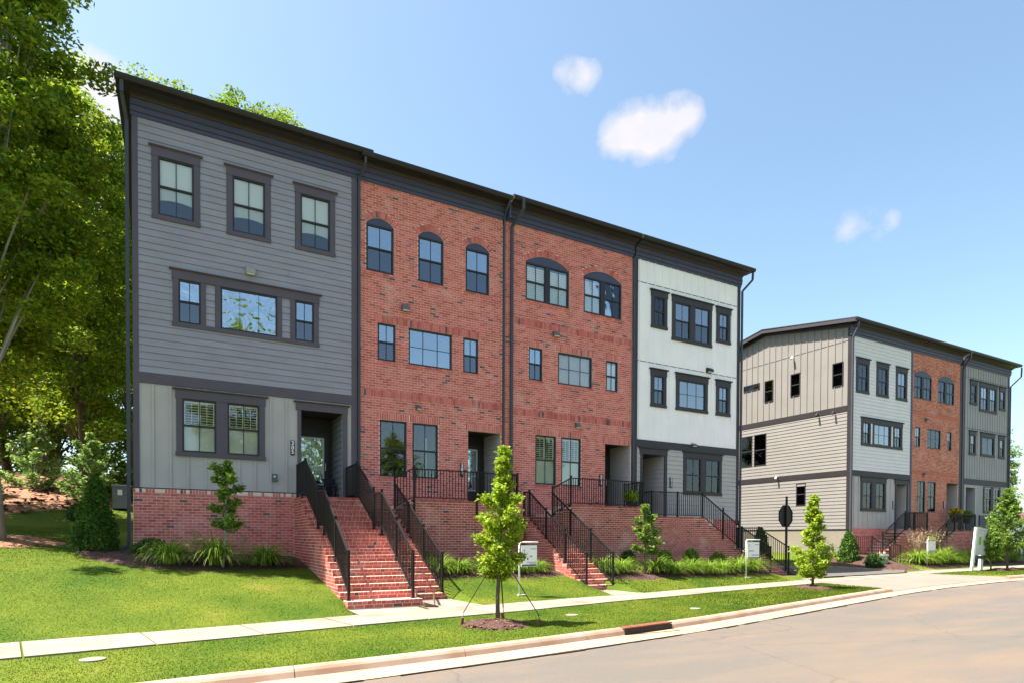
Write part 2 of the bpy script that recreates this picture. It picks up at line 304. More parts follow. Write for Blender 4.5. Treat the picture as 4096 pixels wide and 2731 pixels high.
class MB:
    def __init__(s): s.v = []; s.f = []
    def box(s, x0, x1, y0, y1, z0, z1):
        n = len(s.v); s.v += [(x0, y0, z0), (x1, y0, z0), (x1, y1, z0), (x0, y1, z0), (x0, y0, z1), (x1, y0, z1), (x1, y1, z1), (x0, y1, z1)]
        s.f += [tuple(n + i for i in f) for f in CUBE_F.tolist()]; return s
    def hexa(s, pts):
        n = len(s.v); s.v += [tuple(p) for p in pts]; s.f += [tuple(n + i for i in f) for f in CUBE_F.tolist()]; return s
    def beam(s, p, q, w_, h_=None, upv=(0, 0, 1)):
        h_ = h_ or w_; p = Vector(p); q = Vector(q); d = (q - p).normalized(); u = Vector(upv)
        if abs(d.dot(u)) > .98: u = Vector((0, 1, 0))
        a = d.cross(u).normalized() * (w_ / 2); b = a.cross(d).normalized() * (h_ / 2)
        s.hexa([p - a - b, q - a - b, q + a - b, p + a - b, p - a + b, q - a + b, q + a + b, p + a + b]); return s
    def prism(s, prof, axis, a0, a1):
        """closed profile extruded along x ('x': prof=(y,z)), y ('y': prof=(x,z)) or z ('z': prof=(x,y))"""
        n = len(s.v); k = len(prof)
        for a in (a0, a1):
            for p in prof:
                s.v.append((a, p[0], p[1]) if axis == 'x' else ((p[0], a, p[1]) if axis == 'y' else (p[0], p[1], a)))
        s.f.append(tuple(range(n, n + k))); s.f.append(tuple(range(n + 2 * k - 1, n + k - 1, -1)))
        for i in range(k): j = (i + 1) % k; s.f.append((n + i, n + k + i, n + k + j, n + j))
        return s
    def tube(s, pts, rad, seg=8, cap=True):
        pts = [Vector(p) for p in pts]; rs = rad if hasattr(rad, '__len__') else [rad] * len(pts); n0 = len(s.v)
        pa = None
        for i, p in enumerate(pts):
            d = (pts[min(i + 1, len(pts) - 1)] - pts[max(i - 1, 0)]).normalized()
            if pa is None:
                u = Vector((0, 0, 1)) if abs(d.z) < .9 else Vector((1, 0, 0)); pa = d.cross(u).normalized()
            else: pa = (pa - d * pa.dot(d)).normalized()
            pb = d.cross(pa)
            for k in range(seg):
                a = 2 * math.pi * k / seg; s.v.append(tuple(p + (pa * math.cos(a) + pb * math.sin(a)) * rs[i]))
        for i in range(len(pts) - 1):
            for k in range(seg):
                a, b = n0 + i * seg + k, n0 + i * seg + (k + 1) % seg; s.f.append((a, b, b + seg, a + seg))
        if cap: s.f.append(tuple(n0 + k for k in range(seg))[::-1]); s.f.append(tuple(n0 + (len(pts) - 1) * seg + k for k in range(seg)))
        return s
    def mesh(s, name, m, smooth=False):
        me = bpy.data.meshes.new(name); me.from_pydata(s.v, [], s.f); me.update()
        if m: me.materials.append(m)
        if smooth: me.polygons.foreach_set('use_smooth', [True] * len(me.polygons))
        return me
    def build(s, name, m, parent=None, kind=None, label=None, smooth=False):
        return put(name, s.mesh(name, m, smooth), parent, kind=kind, label=label)
def bx(name, m, parent, *a, **k): return MB().box(*a).build(name, m, parent, **k)
unit_meshes = {}
def unit(m):
    if m.name not in unit_meshes: unit_meshes[m.name] = MB().box(0, 1, 0, 1, 0, 1).mesh('unit_brick', m)
    return unit_meshes[m.name]
class Bricks:
    """collects brick boxes of one thing; the 300 that show largest become objects, the rest one piece"""
    def __init__(s, parent, mo, mi, limit=300): s.p = parent; s.mo = mo; s.mi = mi; s.b = []; s.hex = []; s.limit = limit
    def add(s, x0, x1, y0, y1, z0, z1, vis=1.0): s.b.append((x0, x1, y0, y1, z0, z1, vis))
    def finish(s):
        def size(b):
            cx, cy, cz = (b[0] + b[1]) / 2, (b[2] + b[3]) / 2, (b[4] + b[5]) / 2
            dx, dy, dz = cx - CAMP[0], cy - CAMP[1], cz - CAMP[2]; d2 = dx * dx + dy * dy + dz * dz; d = math.sqrt(d2)
            a = (b[1] - b[0]) * (b[5] - b[4]) * abs(dy) / d + (b[3] - b[2]) * (b[5] - b[4]) * abs(dx) / d * .6
            return b[6] * a / d2
        bs = sorted(s.b, key=size, reverse=True); px, py, pz = s.p.location
        me = unit(s.mo)
        for b in bs[:s.limit]:
            o = bpy.data.objects.new('brick', me); col.objects.link(o); o.parent = s.p
            o.location = (b[0] - px, b[2] - py, b[4] - pz); o.scale = (b[1] - b[0], b[3] - b[2], b[5] - b[4])
        rest = bs[s.limit:]
        if rest or s.hex:
            Vs = []; 
            if rest:
                A = np.array([r[:6] for r in rest]); x0, x1, y0, y1, z0, z1 = A.T
                Vs.append(np.stack([np.stack(c, -1) for c in [(x0, y0, z0), (x1, y0, z0), (x1, y1, z0), (x0, y1, z0), (x0, y0, z1), (x1, y0, z1), (x1, y1, z1), (x0, y1, z1)]], 1))
            if s.hex: Vs.append(np.array(s.hex))
            V = np.concatenate(Vs, 0); n = len(V)
            Fc = (np.arange(n)[:, None, None] * 8 + CUBE_F[None]).reshape(-1, 4)
            put('brickwork', np_mesh('brickwork', V.reshape(-1, 3), Fc, s.mi), s.p, kind='stuff')
CH, BL, J = .0785, .216, .012
def sub_iv(iv, holes):
    for a, b in holes:
        n = []
        for x, y in iv:
            if b <= x or a >= y: n.append((x, y)); continue
            if a > x: n.append((x, a))
            if b < y: n.append((b, y))
        iv = n
    return iv
def bond(B, axis, plane, sign, u0, u1, z0, z1, holes=None, u0f=None, u1f=None, depth=.0045, ch=CH, off=0):
    """running bond on a plane. axis 'x': wall in x, faces y (sign -1 faces -y); axis 'y': wall in y, faces x.
       holes(z) -> list of u intervals; u0f/u1f(z) give varying ends"""
    n = int(math.floor((z1 - z0) / ch + .35))
    for i in range(n):
        za = z0 + i * ch; zb = min(za + ch - J, z1 - .001); zc = (za + zb) / 2
        if zb - za < .02: continue
        a = u0f(zc) if u0f else u0; b = u1f(zc) if u1f else u1
        if b - a < .03: continue
        iv = sub_iv([(a, b)], holes(zc) if holes else [])
        st = u0 - (BL / 2 if (i + off) % 2 else 0)
        for p, q in iv:
            k = math.floor((p - st) / BL)
            x = st + k * BL
            while x < q:
                s0, s1 = max(x, p), min(x + BL - J, q)
                if s1 - s0 > .025:
                    pr = depth + random.uniform(-.001, .0015)
                    lo, hi = (plane - pr, plane + .004) if sign < 0 else (plane - .004, plane + pr)
                    if axis == 'x': B.add(s0, s1, lo, hi, za, zb)
                    else: B.add(lo, hi, s0, s1, za, zb)
                x += BL
def soldiers(B, axis, plane, sign, u0, u1, z0, z1, w_=.078, depth=.0055, gap=.014):
    n = max(1, round((u1 - u0) / w_)); s = (u1 - u0) / n
    for i in range(n):
        pr = depth + random.uniform(-.0015, .0015)
        lo, hi = (plane - pr, plane + .004) if sign < 0 else (plane - .004, plane + pr)
        a, b = u0 + i * s, u0 + (i + 1) * s - gap
        if axis == 'x': B.add(a, b, lo, hi, z0 + .004, z1 - .006)
        else: B.add(lo, hi, a, b, z0 + .004, z1 - .006)
def core(parent, m, x0, x1, z0, z1, holes, y0=0.0, y1=.14, name='wall'):
    """wall sheet with rectangular holes, cut into cells"""
    xs = sorted({x0, x1, *[h for H in holes for h in H[:2] if x0 < h < x1]}); zs = sorted({z0, z1, *[h for H in holes for h in H[2:4] if z0 < h < z1]})
    mb = MB()
    for a, b in zip(xs, xs[1:]):
        run = None
        for c, d in zip(zs, zs[1:]):
            cx, cz = (a + b) / 2, (c + d) / 2
            if any(H[0] < cx < H[1] and H[2] < cz < H[3] for H in holes):
                if run: mb.box(a, b, y0, y1, *run); run = None
            else: run = (run[0], d) if run else (c, d)
        if run: mb.box(a, b, y0, y1, *run)
    return mb.build(name, m, parent)
def lap(parent, m, x0, x1, z0, z1, holes, plane=0.0, exp=.1825, joints=True):
    """lap siding on a wall facing -y, each board one object"""
    n = math.ceil((z1 - z0) / exp - .1)
    for i in range(n):
        a = z0 + i * exp + .006; b = min(a + exp - .006, z1)
        cz = (a + b) / 2
        iv = sub_iv([(x0, x1)], [(H[0], H[1]) for H in holes if H[2] + .10 < b and H[3] - .18 > a])
        if joints:
            j = x0 + random.uniform(.8, x1 - x0 - .5) if x1 - x0 > 3.7 else None
            if j: iv = sub_iv(iv, [(j, j + .004)])
        for p, q in iv:
            if q - p < .03: continue
            w1, w2 = .030, .012
            MB().hexa([(p, plane - w1, a), (q, plane - w1, a), (q, plane, a), (p, plane, a), (p, plane - w2, b), (q, plane - w2, b), (q, plane, b), (p, plane, b)]).build('siding_board', m, parent)
def lap_x(parent, m, plane, y0, y1, z0, z1, holes, sign=-1, exp=.1825, zt=None):
    n = math.ceil((z1 - z0) / exp - .1)
    for i in range(n):
        a = z0 + i * exp + .006; b = min(a + exp - .006, z1)
        for p, q in sub_iv([(y0, y1)], [(H[0], H[1]) for H in holes if H[2] + .10 < b and H[3] - .18 > a]):
            if q - p < .03: continue
            w1, w2 = .030 * sign, .012 * sign
            MB().hexa([(plane + w1, p, a), (plane + w1, q, a), (plane, q, a), (plane, p, a), (plane + w2, p, b), (plane + w2, q, b), (plane, q, b), (plane, p, b)]).build('siding_board', m, parent)
def battens(parent, m, xs, z0, z1, holes, plane=0.0, w_=.05):
    for x in xs:
        for a, b in sub_iv([(z0, z1)], [(H[2], H[3]) for H in holes if H[0] < x + w_ / 2 and H[1] > x - w_ / 2]):
            if b - a > .03: bx('batten', m, parent, x - w_ / 2, x + w_ / 2, plane - .030, plane, a, b)
def window(parent, x0, x1, z0, z1, y=0.0, fill='none', muntin='v', rail=True, gm=None, fm=None, fr=.045, xaxis=True, X=None, sgn=1, rx=None):
    """sash window: frame part with pane, meeting rail, muntins and what hangs behind as sub-parts.
       works in the plane y (xaxis) or, for a wall facing -x, in the plane X with x0..x1 read as y"""
    gm = gm or (glass_low if fill in ('blind', 'curtain', 'shade') else glass); fm = fm or sash_m
    def B(mb, a, b, c, d, e, f):
        if xaxis: mb.box(a, b, c, d, e, f)
        else: mb.box(X + (c - y), X + (d - y), a, b, e, f)
        return mb
    mb = MB(); B(mb, x0, x0 + fr, y - .035, y + .04, z0, z1); B(mb, x1 - fr, x1, y - .035, y + .04, z0, z1)
    B(mb, x0 + fr, x1 - fr, y - .035, y + .04, z1 - fr, z1); B(mb, x0 + fr, x1 - fr, y - .035, y + .04, z0, z0 + fr)
    wn = mb.build('window', fm, parent)
    zm = (z0 + z1) / 2
    if rail: B(MB(), x0 + fr, x1 - fr, y - .025, y + .035, zm - .025, zm + .025).build('meeting_rail', fm, wn)
    if rail and gm is not glass_screen:   # upper light, and the lower light behind its insect screen
        B(MB(), x0 + fr, x1 - fr, y + .006, y + .012, zm + .02, z1 - fr).build('pane', gm, wn)
        B(MB(), x0 + fr, x1 - fr, y + .012, y + .018, z0 + fr, zm - .02).build('pane', glass_scr2 if gm is glass_low else glass_scr, wn)
    else: B(MB(), x0 + fr, x1 - fr, y + .006, y + .012, z0 + fr, z1 - fr).build('pane', gm, wn)
    xm = (x0 + x1) / 2; t = .010
    if muntin == 'v': B(MB(), xm - t, xm + t, y - .004, y + .02, z0 + fr, z1 - fr).build('muntin', fm, wn)
    elif muntin == 'grid':
        for k in (1, 2): xk = x0 + (x1 - x0) * k / 3; B(MB(), xk - t, xk + t, y - .004, y + .02, z0 + fr, z1 - fr).build('muntin', fm, wn)
        B(MB(), x0 + fr, x1 - fr, y - .006, y + .022, zm - .008, zm + .008).build('muntin', fm, wn)
    elif muntin == 'grid3':
        for k in (1, 2): xk = x0 + (x1 - x0) * k / 3; B(MB(), xk - t / 2, xk + t / 2, y - .004, y + .02, z0 + fr, z1 - fr).build('muntin', fm, wn)
    a, b = x0 + fr, x1 - fr
    if fill == 'shade':
        zc = z0 + (z1 - z0) * .27; mbq = MB(); k = 12
        for i in range(k):
            u0, u1 = i / k, (i + 1) / k; h0 = zc + .05 * (1 - (2 * u0 - 1) ** 2); h1 = zc + .05 * (1 - (2 * u1 - 1) ** 2)
            A, C = a + (b - a) * u0, a + (b - a) * u1
            mbq.hexa([(A, y + .042, h0), (C, y + .042, h1), (C, y + .046, h1), (A, y + .046, h0), (A, y + .042, z1 - fr), (C, y + .042, z1 - fr), (C, y + .046, z1 - fr), (A, y + .046, z1 - fr)])
        mbq.build('roller_shade', blind_m, wn)
    elif fill == 'shutter':
        for h, (p, q) in enumerate(((a, xm), (xm, b))):
            st = MB(); e = .03
            for zz0, zz1 in ((z0 + fr, zm - .005), (zm + .005, z1 - fr)):
                st.box(p, p + e, y + .06, y + .085, zz0, zz1); st.box(q - e, q, y + .06, y + .085, zz0, zz1)
                st.box(p + e, q - e, y + .06, y + .085, zz1 - .05, zz1); st.box(p + e, q - e, y + .06, y + .085, zz0, zz0 + .05)
            st.box((p + q) / 2 - .006, (p + q) / 2 + .006, y + .046, y + .055, zm + .05, z1 - fr - .06)
            st.build('shutter_frame', louvre_m, wn)
            for zz0, zz1, tilt in ((z0 + fr + .05, zm - .055, 1.0), (zm + .055, z1 - fr - .05, .22)):
                n = max(3, round((zz1 - zz0) / .072)); s = (zz1 - zz0) / n
                for i in range(n):
                    c = zz0 + (i + .5) * s; dz = .036 * tilt; dy = .03 * (1 - tilt * .6)
                    MB().hexa([(p + e, y + .068 - dy, c - dz - .003), (q - e, y + .068 - dy, c - dz - .003), (q - e, y + .068 + dy, c + dz - .003), (p + e, y + .068 + dy, c + dz - .003),
                               (p + e, y + .068 - dy, c - dz + .004), (q - e, y + .068 - dy, c - dz + .004), (q - e, y + .068 + dy, c + dz + .004), (p + e, y + .068 + dy, c + dz + .004)]).build('louvre', louvre_m, wn)
    elif fill in ('blind', 'halfblind'):
        zb = z0 + fr if fill == 'blind' else zm; mbq = MB(); n = int((z1 - fr - zb) / .085)
        for i in range(n):
            c = zb + (i + .5) * .085; mbq.hexa([(a, y + .062, c - .042), (b, y + .062, c - .042), (b, y + .067, c - .042), (a, y + .067, c - .042), (a, y + .074, c + .041), (b, y + .074, c + .041), (b, y + .079, c + .041), (a, y + .079, c + .041)])
        mbq.build('blind', blind_m, wn)
    elif fill in ('curtain', 'halfcurtain'):
        zb = z0 + fr if fill == 'curtain' else zm + .05
        mbq = MB(); n = 14
        for i in range(n):
            u0, u1 = a + (b - a) * i / n, a + (b - a) * (i + 1) / n; d0 = .10 + .03 * (i % 2); d1 = .10 + .03 * ((i + 1) % 2)
            if xaxis: mbq.hexa([(u0, y + d0, zb), (u1, y + d1, zb), (u1, y + d1 + .004, zb), (u0, y + d0 + .004, zb), (u0, y + d0, z1 - fr), (u1, y + d1, z1 - fr), (u1, y + d1 + .004, z1 - fr), (u0, y + d0 + .004, z1 - fr)])
        if xaxis: mbq.build('curtain', curtain_m, wn)
    return wn
def casing(wn, m, x0, x1, z0, z1, c=.14, head=.23, sill=.115, cap=.09, plane=0.0, mull=None):
    """flat casing with frieze head, drip cap and sill round an opening x0..x1, z0..z1"""
    for a, b in ((x0 - c, x0), (x1, x1 + c)): bx('casing', m, wn, a, b, plane - .045, plane + .01, z0, z1)
    if mull:
        for a, b in mull: bx('casing', m, wn, a, b, plane - .042, plane + .01, z0, z1)
    if head: bx('head_board', m, wn, x0 - c - .02, x1 + c + .02, plane - .055, plane + .01, z1, z1 + head)
    if cap: MB().prism([(plane + .0, z1 + head), (plane - .065, z1 + head), (plane - .115, z1 + head + .022), (plane - .115, z1 + head + .04), (plane, z1 + head + .045)], 'x', x0 - c - .085, x1 + c + .085).build('drip_cap', m, wn)
    if sill: bx('sill', m, wn, x0 - c - .02, x1 + c + .02, plane - .06, plane + .01, z0 - sill, z0)
def arch_geo(x0, x1, zs, rise):
    """circle through both springings with given rise -> centre z, radius"""
    h = (x1 - x0) / 2; r = (h * h + rise * rise) / (2 * rise); return zs + rise - r, r
def arch_holes(x0, x1, z0, zs, rise, ring=.20):
    cz, r = arch_geo(x0, x1, zs, rise); cx = (x0 + x1) / 2; th = math.asin((x1 - x0) / 2 / r)
    def f(z):
        iv = []
        if z0 < z < zs + .001: iv.append((x0, x1))
        R2 = r + ring; dz = z - cz
        if abs(dz) < R2 and z > zs - .02:
            h = math.sqrt(R2 * R2 - dz * dz); lim = dz * math.tan(th); h = min(h, lim)
            iv.append((cx - h, cx + h))
        return iv
    return f
def arch_window(house, B, x0, x1, z0, zs, rise, pairs, fill):
    cz, r = arch_geo(x0, x1, zs, rise); cx = (x0 + x1) / 2; th = math.asin((x1 - x0) / 2 / r); k = 14
    top = zs + rise + .02
    arc = [(cx + r * math.sin(-th + 2 * th * i / k), cz + r * math.cos(-th + 2 * th * i / k)) for i in range(k + 1)]
    # masonry spandrels between the arc and the square-cut opening
    mb = MB()
    for (a, za), (b, zb) in zip(arc, arc[1:]):
        mb.hexa([(a, 0, za), (b, 0, zb), (b, .14, zb), (a, .14, za), (a, 0, top), (b, 0, top), (b, .14, top), (a, .14, top)])
    mb.build('arch_spandrel', mortar, house)
    zt = zs - .02
    if len(pairs) == 2:
        xm = (pairs[0][1] + pairs[1][0]) / 2
    ws = [window(house, a, b, z0 + .02, zt, y=.05, fill=fill, fm=sash_m, fr=.05) for a, b in pairs]
    mb = MB()   # dark panel that fills the arch over the sashes
    for (a, za), (b, zb) in zip(arc, arc[1:]):
        mb.hexa([(a, .02, zt), (b, .02, zt), (b, .09, zt), (a, .09, zt), (a, .02, za), (b, .02, zb), (b, .09, zb), (a, .09, za)])
    mb.build('arch_panel', cornice_m, ws[0])
    if len(pairs) == 2: bx('mullion', sash_m, ws[0], pairs[0][1], pairs[1][0], .012, .09, z0 + .02, zt)
    n = round(2 * th * (r + .1) / .078); R1, R2 = r + .006, r + .195
    for i in range(n):
        t0 = -th + 2 * th * i / n + .004 / r; t1 = -th + 2 * th * (i + 1) / n - .006 / r; d = -.014 - random.uniform(0, .002)
        q = [(cx + rr * math.sin(t), cz + rr * math.cos(t)) for rr, t in ((R1, t0), (R1, t1), (R2, t1), (R2, t0))]
        # order: bottom quad (front l, front r, back r, back l) then top
        B.hex.append([(q[0][0], d, q[0][1]), (q[1][0], d, q[1][1]), (q[1][0], .004, q[1][1]), (q[0][0], .004, q[0][1]),
                      (q[3][0], d, q[3][1]), (q[2][0], d, q[2][1]), (q[2][0], .004, q[2][1]), (q[3][0], .004, q[3][1])])

# ------------------------------------------------------------------ terrain
def lerp(pts, x):
    if x <= pts[0][0]: return pts[0][1]
    for (a, b), (c, d) in zip(pts, pts[1:]):
        if x <= c: return b + (d - b) * (x - a) / (c - a)
    return pts[-1][1]
def smooth_pts(pts):
    xs = np.arange(-60, 100.01, .5); ys = np.interp(xs, [p[0] for p in pts], [p[1] for p in pts]); k = np.exp(-np.linspace(-2, 2, 9) ** 2); k /= k.sum()
    yp = np.pad(ys, 4, mode='edge'); ys = np.convolve(yp, k, 'valid'); return list(zip(xs.tolist(), ys.tolist()))
US_ = smooth_pts([(-60, -17), (-10, -9.3), (-2, -8.0), (0.75, -7.6), (3.2, -7.15), (6.1, -6.65), (11, -6.0), (15, -5.3), (20, -4.5), (25, -4.0), (30, -3.6), (36, -3.3), (41, -3.0), (60, -2.0), (100, 2)])
LS_ = smooth_pts([(-60, -18.5), (-10, -10.9), (-2, -9.5), (0.7, -9.0), (3.2, -8.5), (6.1, -8.08), (11, -7.1), (15, -6.4), (18, -5.9), (23.6, -5.1), (30, -4.75), (36, -4.5), (41, -4.2), (60, -2.6), (100, 1)])
KB_ = smooth_pts([(-60, -21), (-10, -12.9), (-4, -12.1), (-.2, -11.66), (2.3, -11.47), (4.5, -11.2), (8.4, -10.6), (10.3, -10.2), (13, -9.55), (16.2, -8.8), (20.5, -7.8), (24, -7.3), (28, -7.0), (33, -7.1), (41, -7.3), (60, -8), (100, -10)])
W_ = [(-60, 2.6), (-4, 1.32), (-1, 1.2), (0, 1.15), (3.4, .97), (6, .88), (16, .8), (20, .7), (21.5, .42), (22.6, .35), (24.9, .14), (28.2, .12), (29.2, .35), (30.8, .80), (34, .62), (40, .5), (48, .3), (60, .2)]
def _idx(T, x):
    f = (x + 60) * 2; i = int(max(0, min(len(T) - 2, math.floor(f)))); f = max(0, min(1, f - i)); return T[i][1] * (1 - f) + T[i + 1][1] * f
US = lambda x: _idx(US_, x); LS = lambda x: _idx(LS_, x); KB = lambda x: _idx(KB_, x); WL = lambda x: lerp(W_, x)
EL = lambda x: lerp([(20, 0), (26, .05), (31, .10), (36, .12), (60, .12)], x)
PADS = ((3.40, 5.16, -5.85, .0), (5.08, 6.40, -4.75, .0), (10.8, 12.0, -4.4, .0), (21.1, 22.5, -2.55, .07), (31.0, 32.0, -1.7, .12),
        (3.6, 6.05, -1.5, .0), (11.05, 11.75, -1.5, .0), (21.35, 22.25, -1.4, .0), (31.2, 31.8, -1.1, .0))
def terrain(x, y):
    z = terrain0(x, y)
    for a, b, c_, zz in PADS:
        if a < x < b and US(x) < y < c_: return min(z, zz + .012)
    return z
def terrain0(x, y):
    us, ls, kb, w_ = US(x), LS(x), KB(x), WL(x)
    e = EL(x)
    if y < kb: return -.03 + e
    if y < ls + .02 and x > 20.5 and x < 28.6 + 1.3 * (ls - y): return -.17 + e
    if y < ls: return -.03 * (ls - y) / (ls - kb) + e
    if y < us: return e
    if y < 0:
        t = (y - us) / (-us); return w_ * t * (1.25 - .25 * t ** 3) + e * (1 - t)
    z = w_
    if x < 6:
        k = 1.0 if x < 0 else 1 - x / 6
        z += k * (.14 * min(y, 5) + .2 * max(0, min(y, 18) - 5))
    return z
def dense(a, b, n): return [a + (b - a) * i / n for i in range(n)]
xs = dense(-60, -12, 16) + dense(-12, 50, 310) + dense(50, 100, 20) + [100]
V = []; ncol = 0
for x in xs:
    us, ls, kb = US(x), LS(x), KB(x)
    ys = dense(kb, ls, 4) + dense(ls, us, 2) + dense(us, 0, 16) + dense(0, 24, 16) + [24, 40, 70, 140]
    ncol = len(ys)
    for y in ys: V.append((x, y, terrain(x, y)))
V = np.array(V); n = len(xs)
I = (np.arange(n - 1)[:, None] * ncol + np.arange(ncol - 1)[None]).ravel()
o = put('lawn', np_mesh('lawn', V, np.stack([I, I + ncol, I + ncol + 1, I + 1], 1), lawn_m, True), kind='structure')
o = MB().box(-900, 900, -900, 900, -.6, -.30).build('ground', lawn_m, kind='structure')
def strip(name, m, fa, fb, z, x0, x1, n, parent=None, kind='structure', ny=1, zf=None):
    V = []
    for i in range(n + 1):
        x = x0 + (x1 - x0) * i / n; a, b = fa(x), fb(x)
        for j in range(ny + 1):
            y = a + (b - a) * j / ny; V.append((x, y, zf(x, y) if zf else z))
    k = ny + 1; I = (np.arange(n)[:, None] * k + np.arange(ny)[None]).ravel()
    return put(name, np_mesh(name, V, np.stack([I, I + k, I + k + 1, I + 1], 1), m, True), parent, kind=kind)
GO = .17   # kerb width
GE = lambda x: KB(x) - GO - .50
strip('road', road_m, lambda x: KB(x) - 11.5, lambda x: GE(x) + .02, -.142, -60, 100, 320, ny=12, zf=lambda x, y: -.142 + EL(x))
# far side of the street: kerb and verge behind the camera
strip('far_verge', lawn_m, lambda x: KB(x) - 60, lambda x: KB(x) - 11.5, -.05, -60, 100, 80)
# sidewalk of slabs
sw = thing('sidewalk', None, None, (5, US(5) - .7, 0)); sw['kind'] = 'structure'
x = -14.0
while x < 62:
    x1 = x + 1.52; g = .014; sk = -.17     # joints run square to the walk
    if True:
        n_ = 3; mb = MB(); A = []
        for i in range(n_ + 1):
            u = x + g + (x1 - x - 2 * g) * i / n_
            A.append(((u, US(u)), (u - sk * (US(u) - LS(u)) * 1.0, LS(u - sk * (US(u) - LS(u))))))
        for i in range(n_):
            (a, b), (c, d) = A[i], A[i + 1]; zt = .022 + .003 * math.sin(x * 3) + EL(x)
            mb.hexa([(b[0], b[1], -.1), (d[0], d[1], -.1), (c[0], c[1], -.1), (a[0], a[1], -.1), (b[0], b[1], zt), (d[0], d[1], zt), (c[0], c[1], zt), (a[0], a[1], zt)])
        mb.build('paving_slab', concrete, sw)
    x = x1
# kerb sections with a rolled top, dropped over the driveway
def kerb_section(parent, xa, xb, low=False):
    n_ = 4; mb = MB(); prev = None; zt = -.108 if low else .0
    for i in range(n_ + 1):
        x = xa + (xb - xa) * i / n_; y = KB(x)
        prof = [(y + .01, -.3), (y + .01, zt - .012), (y - .02, zt + .004), (y - .07, zt + .002), (y - .11, min(zt - .018, 0)), (y - .14, min(zt - .05, -.05) if not low else zt - .002), (y - GO + .0, -.118), (y - GO - .01, -.125), (y - GO - .01, -.3)]
        ring = len(mb.v)
        for p in prof: mb.v.append((x, p[0], p[1] + EL(x)))
        k = len(prof)
        if prev is not None:
            for j in range(k): j2 = (j + 1) % k; mb.f.append((prev + j, ring + j, ring + j2, prev + j2))
        else: mb.f.append(tuple(range(ring, ring + k))[::-1])
        prev = ring
    mb.f.append(tuple(range(prev, prev + k)))
    return mb.build('kerb_stone', kerb_m, parent, smooth=False)
kb_t = thing('kerb', None, None, (5, KB(5), 0)); kb_t['kind'] = 'structure'
x = -13.0
while x < 60:
    x1 = x + 2.4
    low = 20.9 < (x + x1) / 2 < 31.0
    if not (7.15 < (x + .9) < 9): kerb_section(kb_t, x + .006, x1 - .006, low)
    x = x1
strip('gutter_pan', gutter_pan, lambda x: GE(x), lambda x: KB(x) - GO - .004, 0, -14, 62, 150, ny=2, zf=lambda x, y: EL(x) - .130 + .010 * min(1, max(0, (y - GE(x)) / .5)))
mb = MB(); xx = -13.0
while xx < 60:
    L = random.uniform(.25, .9)
    if random.random() < .88:
        w1 = random.uniform(.03, .075); w2 = w1 * random.uniform(.6, 1.3); e0, e1 = EL(xx), EL(xx + L)
        mb.hexa([(xx, GE(xx) - w1, e0 - .15), (xx + L, GE(xx + L) - w2, e1 - .15), (xx + L, GE(xx + L) + .004, e1 - .15), (xx, GE(xx) + .004, e0 - .15), (xx, GE(xx) - w1, e0 - .126), (xx + L, GE(xx + L) - w2, e1 - .126), (xx + L, GE(xx + L) + .004, e1 - .126), (xx, GE(xx) + .004, e0 - .126)])
    xx += L
mb.build('tar_seam', asphalt_crack, kind='structure')
# storm drain: opening in the kerb with rusty hood
sd_t = thing('storm_drain', 'rusty iron storm drain opening set into the street kerb', 'drain', (7.5, KB(7.5), -.1))
def kk(x, dy): return (x, KB(x) + dy)
mb = MB()
a, b = 7.10, 8.42
for (p, q, r_, s_, z0_, z1_) in ((a, b, .02, -.17, -.018, .006), (a, b, .02, -.005, -.2, -.018)):
    mb.hexa([(p, KB(p) + s_, z0_), (q, KB(q) + s_, z0_), (q, KB(q) + r_, z0_), (p, KB(p) + r_, z0_), (p, KB(p) + s_, z1_), (q, KB(q) + s_, z1_), (q, KB(q) + r_, z1_), (p, KB(p) + r_, z1_)])
mb.build('hood', rust, sd_t)
MB().hexa([(a, KB(a) - .176, -.12), (b, KB(b) - .176, -.12), (b, KB(b) - .171, -.12), (a, KB(a) - .171, -.12), (a, KB(a) - .176, -.03), (b, KB(b) - .176, -.03), (b, KB(b) - .171, -.03), (a, KB(a) - .171, -.03)]).build('mouth_shade', interior, sd_t)  # near-black plate across the slot, painted as the shade inside the drain
bx('drain_sill', rust, sd_t, a + .02, b - .02, KB(b) - .40, KB(a) - .19, -.126, -.112)
kerb_section(kb_t, 6.21, 7.094); kerb_section(kb_t, 8.426, 8.60)
# driveway between the two rows, its apron and its edging
DL = lambda y: 25.1 if y > -2 else 25.1 - (abs(y + 2) ** 1.6) * .75
DR = lambda y: 28.3 - .0 * y if y > -1.5 else 28.3 + (abs(y + 1.5) ** 1.5) * .12
def ystrip(name, m, y0, y1, n, fz, xl, xr, kind='structure'):
    V = []
    for i in range(n + 1):
        y = y0 + (y1 - y0) * i / n
        for j in range(5): x = xl(y) + (xr(y) - xl(y)) * j / 4; V.append((x, y, fz(x, y)))
    I = (np.arange(n)[:, None] * 5 + np.arange(4)[None]).ravel()
    return put(name, np_mesh(name, V, np.stack([I, I + 1, I + 6, I + 5], 1), m, True), kind=kind)
ystrip('driveway', drive_m, -4.05, 40, 40, lambda x, y: max(terrain(x, y), .0) + .05, DL, DR)
V = []; nx_, ny_ = 30, 6
for i in range(nx_ + 1):
    for j in range(ny_ + 1):
        t_ = j / ny_; xl = 20.5; x = xl; 
        yk = lambda q: KB(q) - GO - .002
        xr_ = 28.6 + 1.3 * (LS(30) - KB(30)) * (1 - t_); x = xl + (xr_ - xl) * i / nx_; y = yk(x) + (LS(x) + .03 - yk(x)) * t_
        V.append((x, y, EL(x) - .108 + .125 * t_))
I = (np.arange(nx_)[:, None] * (ny_ + 1) + np.arange(ny_)[None]).ravel(); k = ny_ + 1
put('driveway_apron', np_mesh('driveway_apron', V, np.stack([I, I + k, I + k + 1, I + 1], 1), apron_m, True), kind='structure')
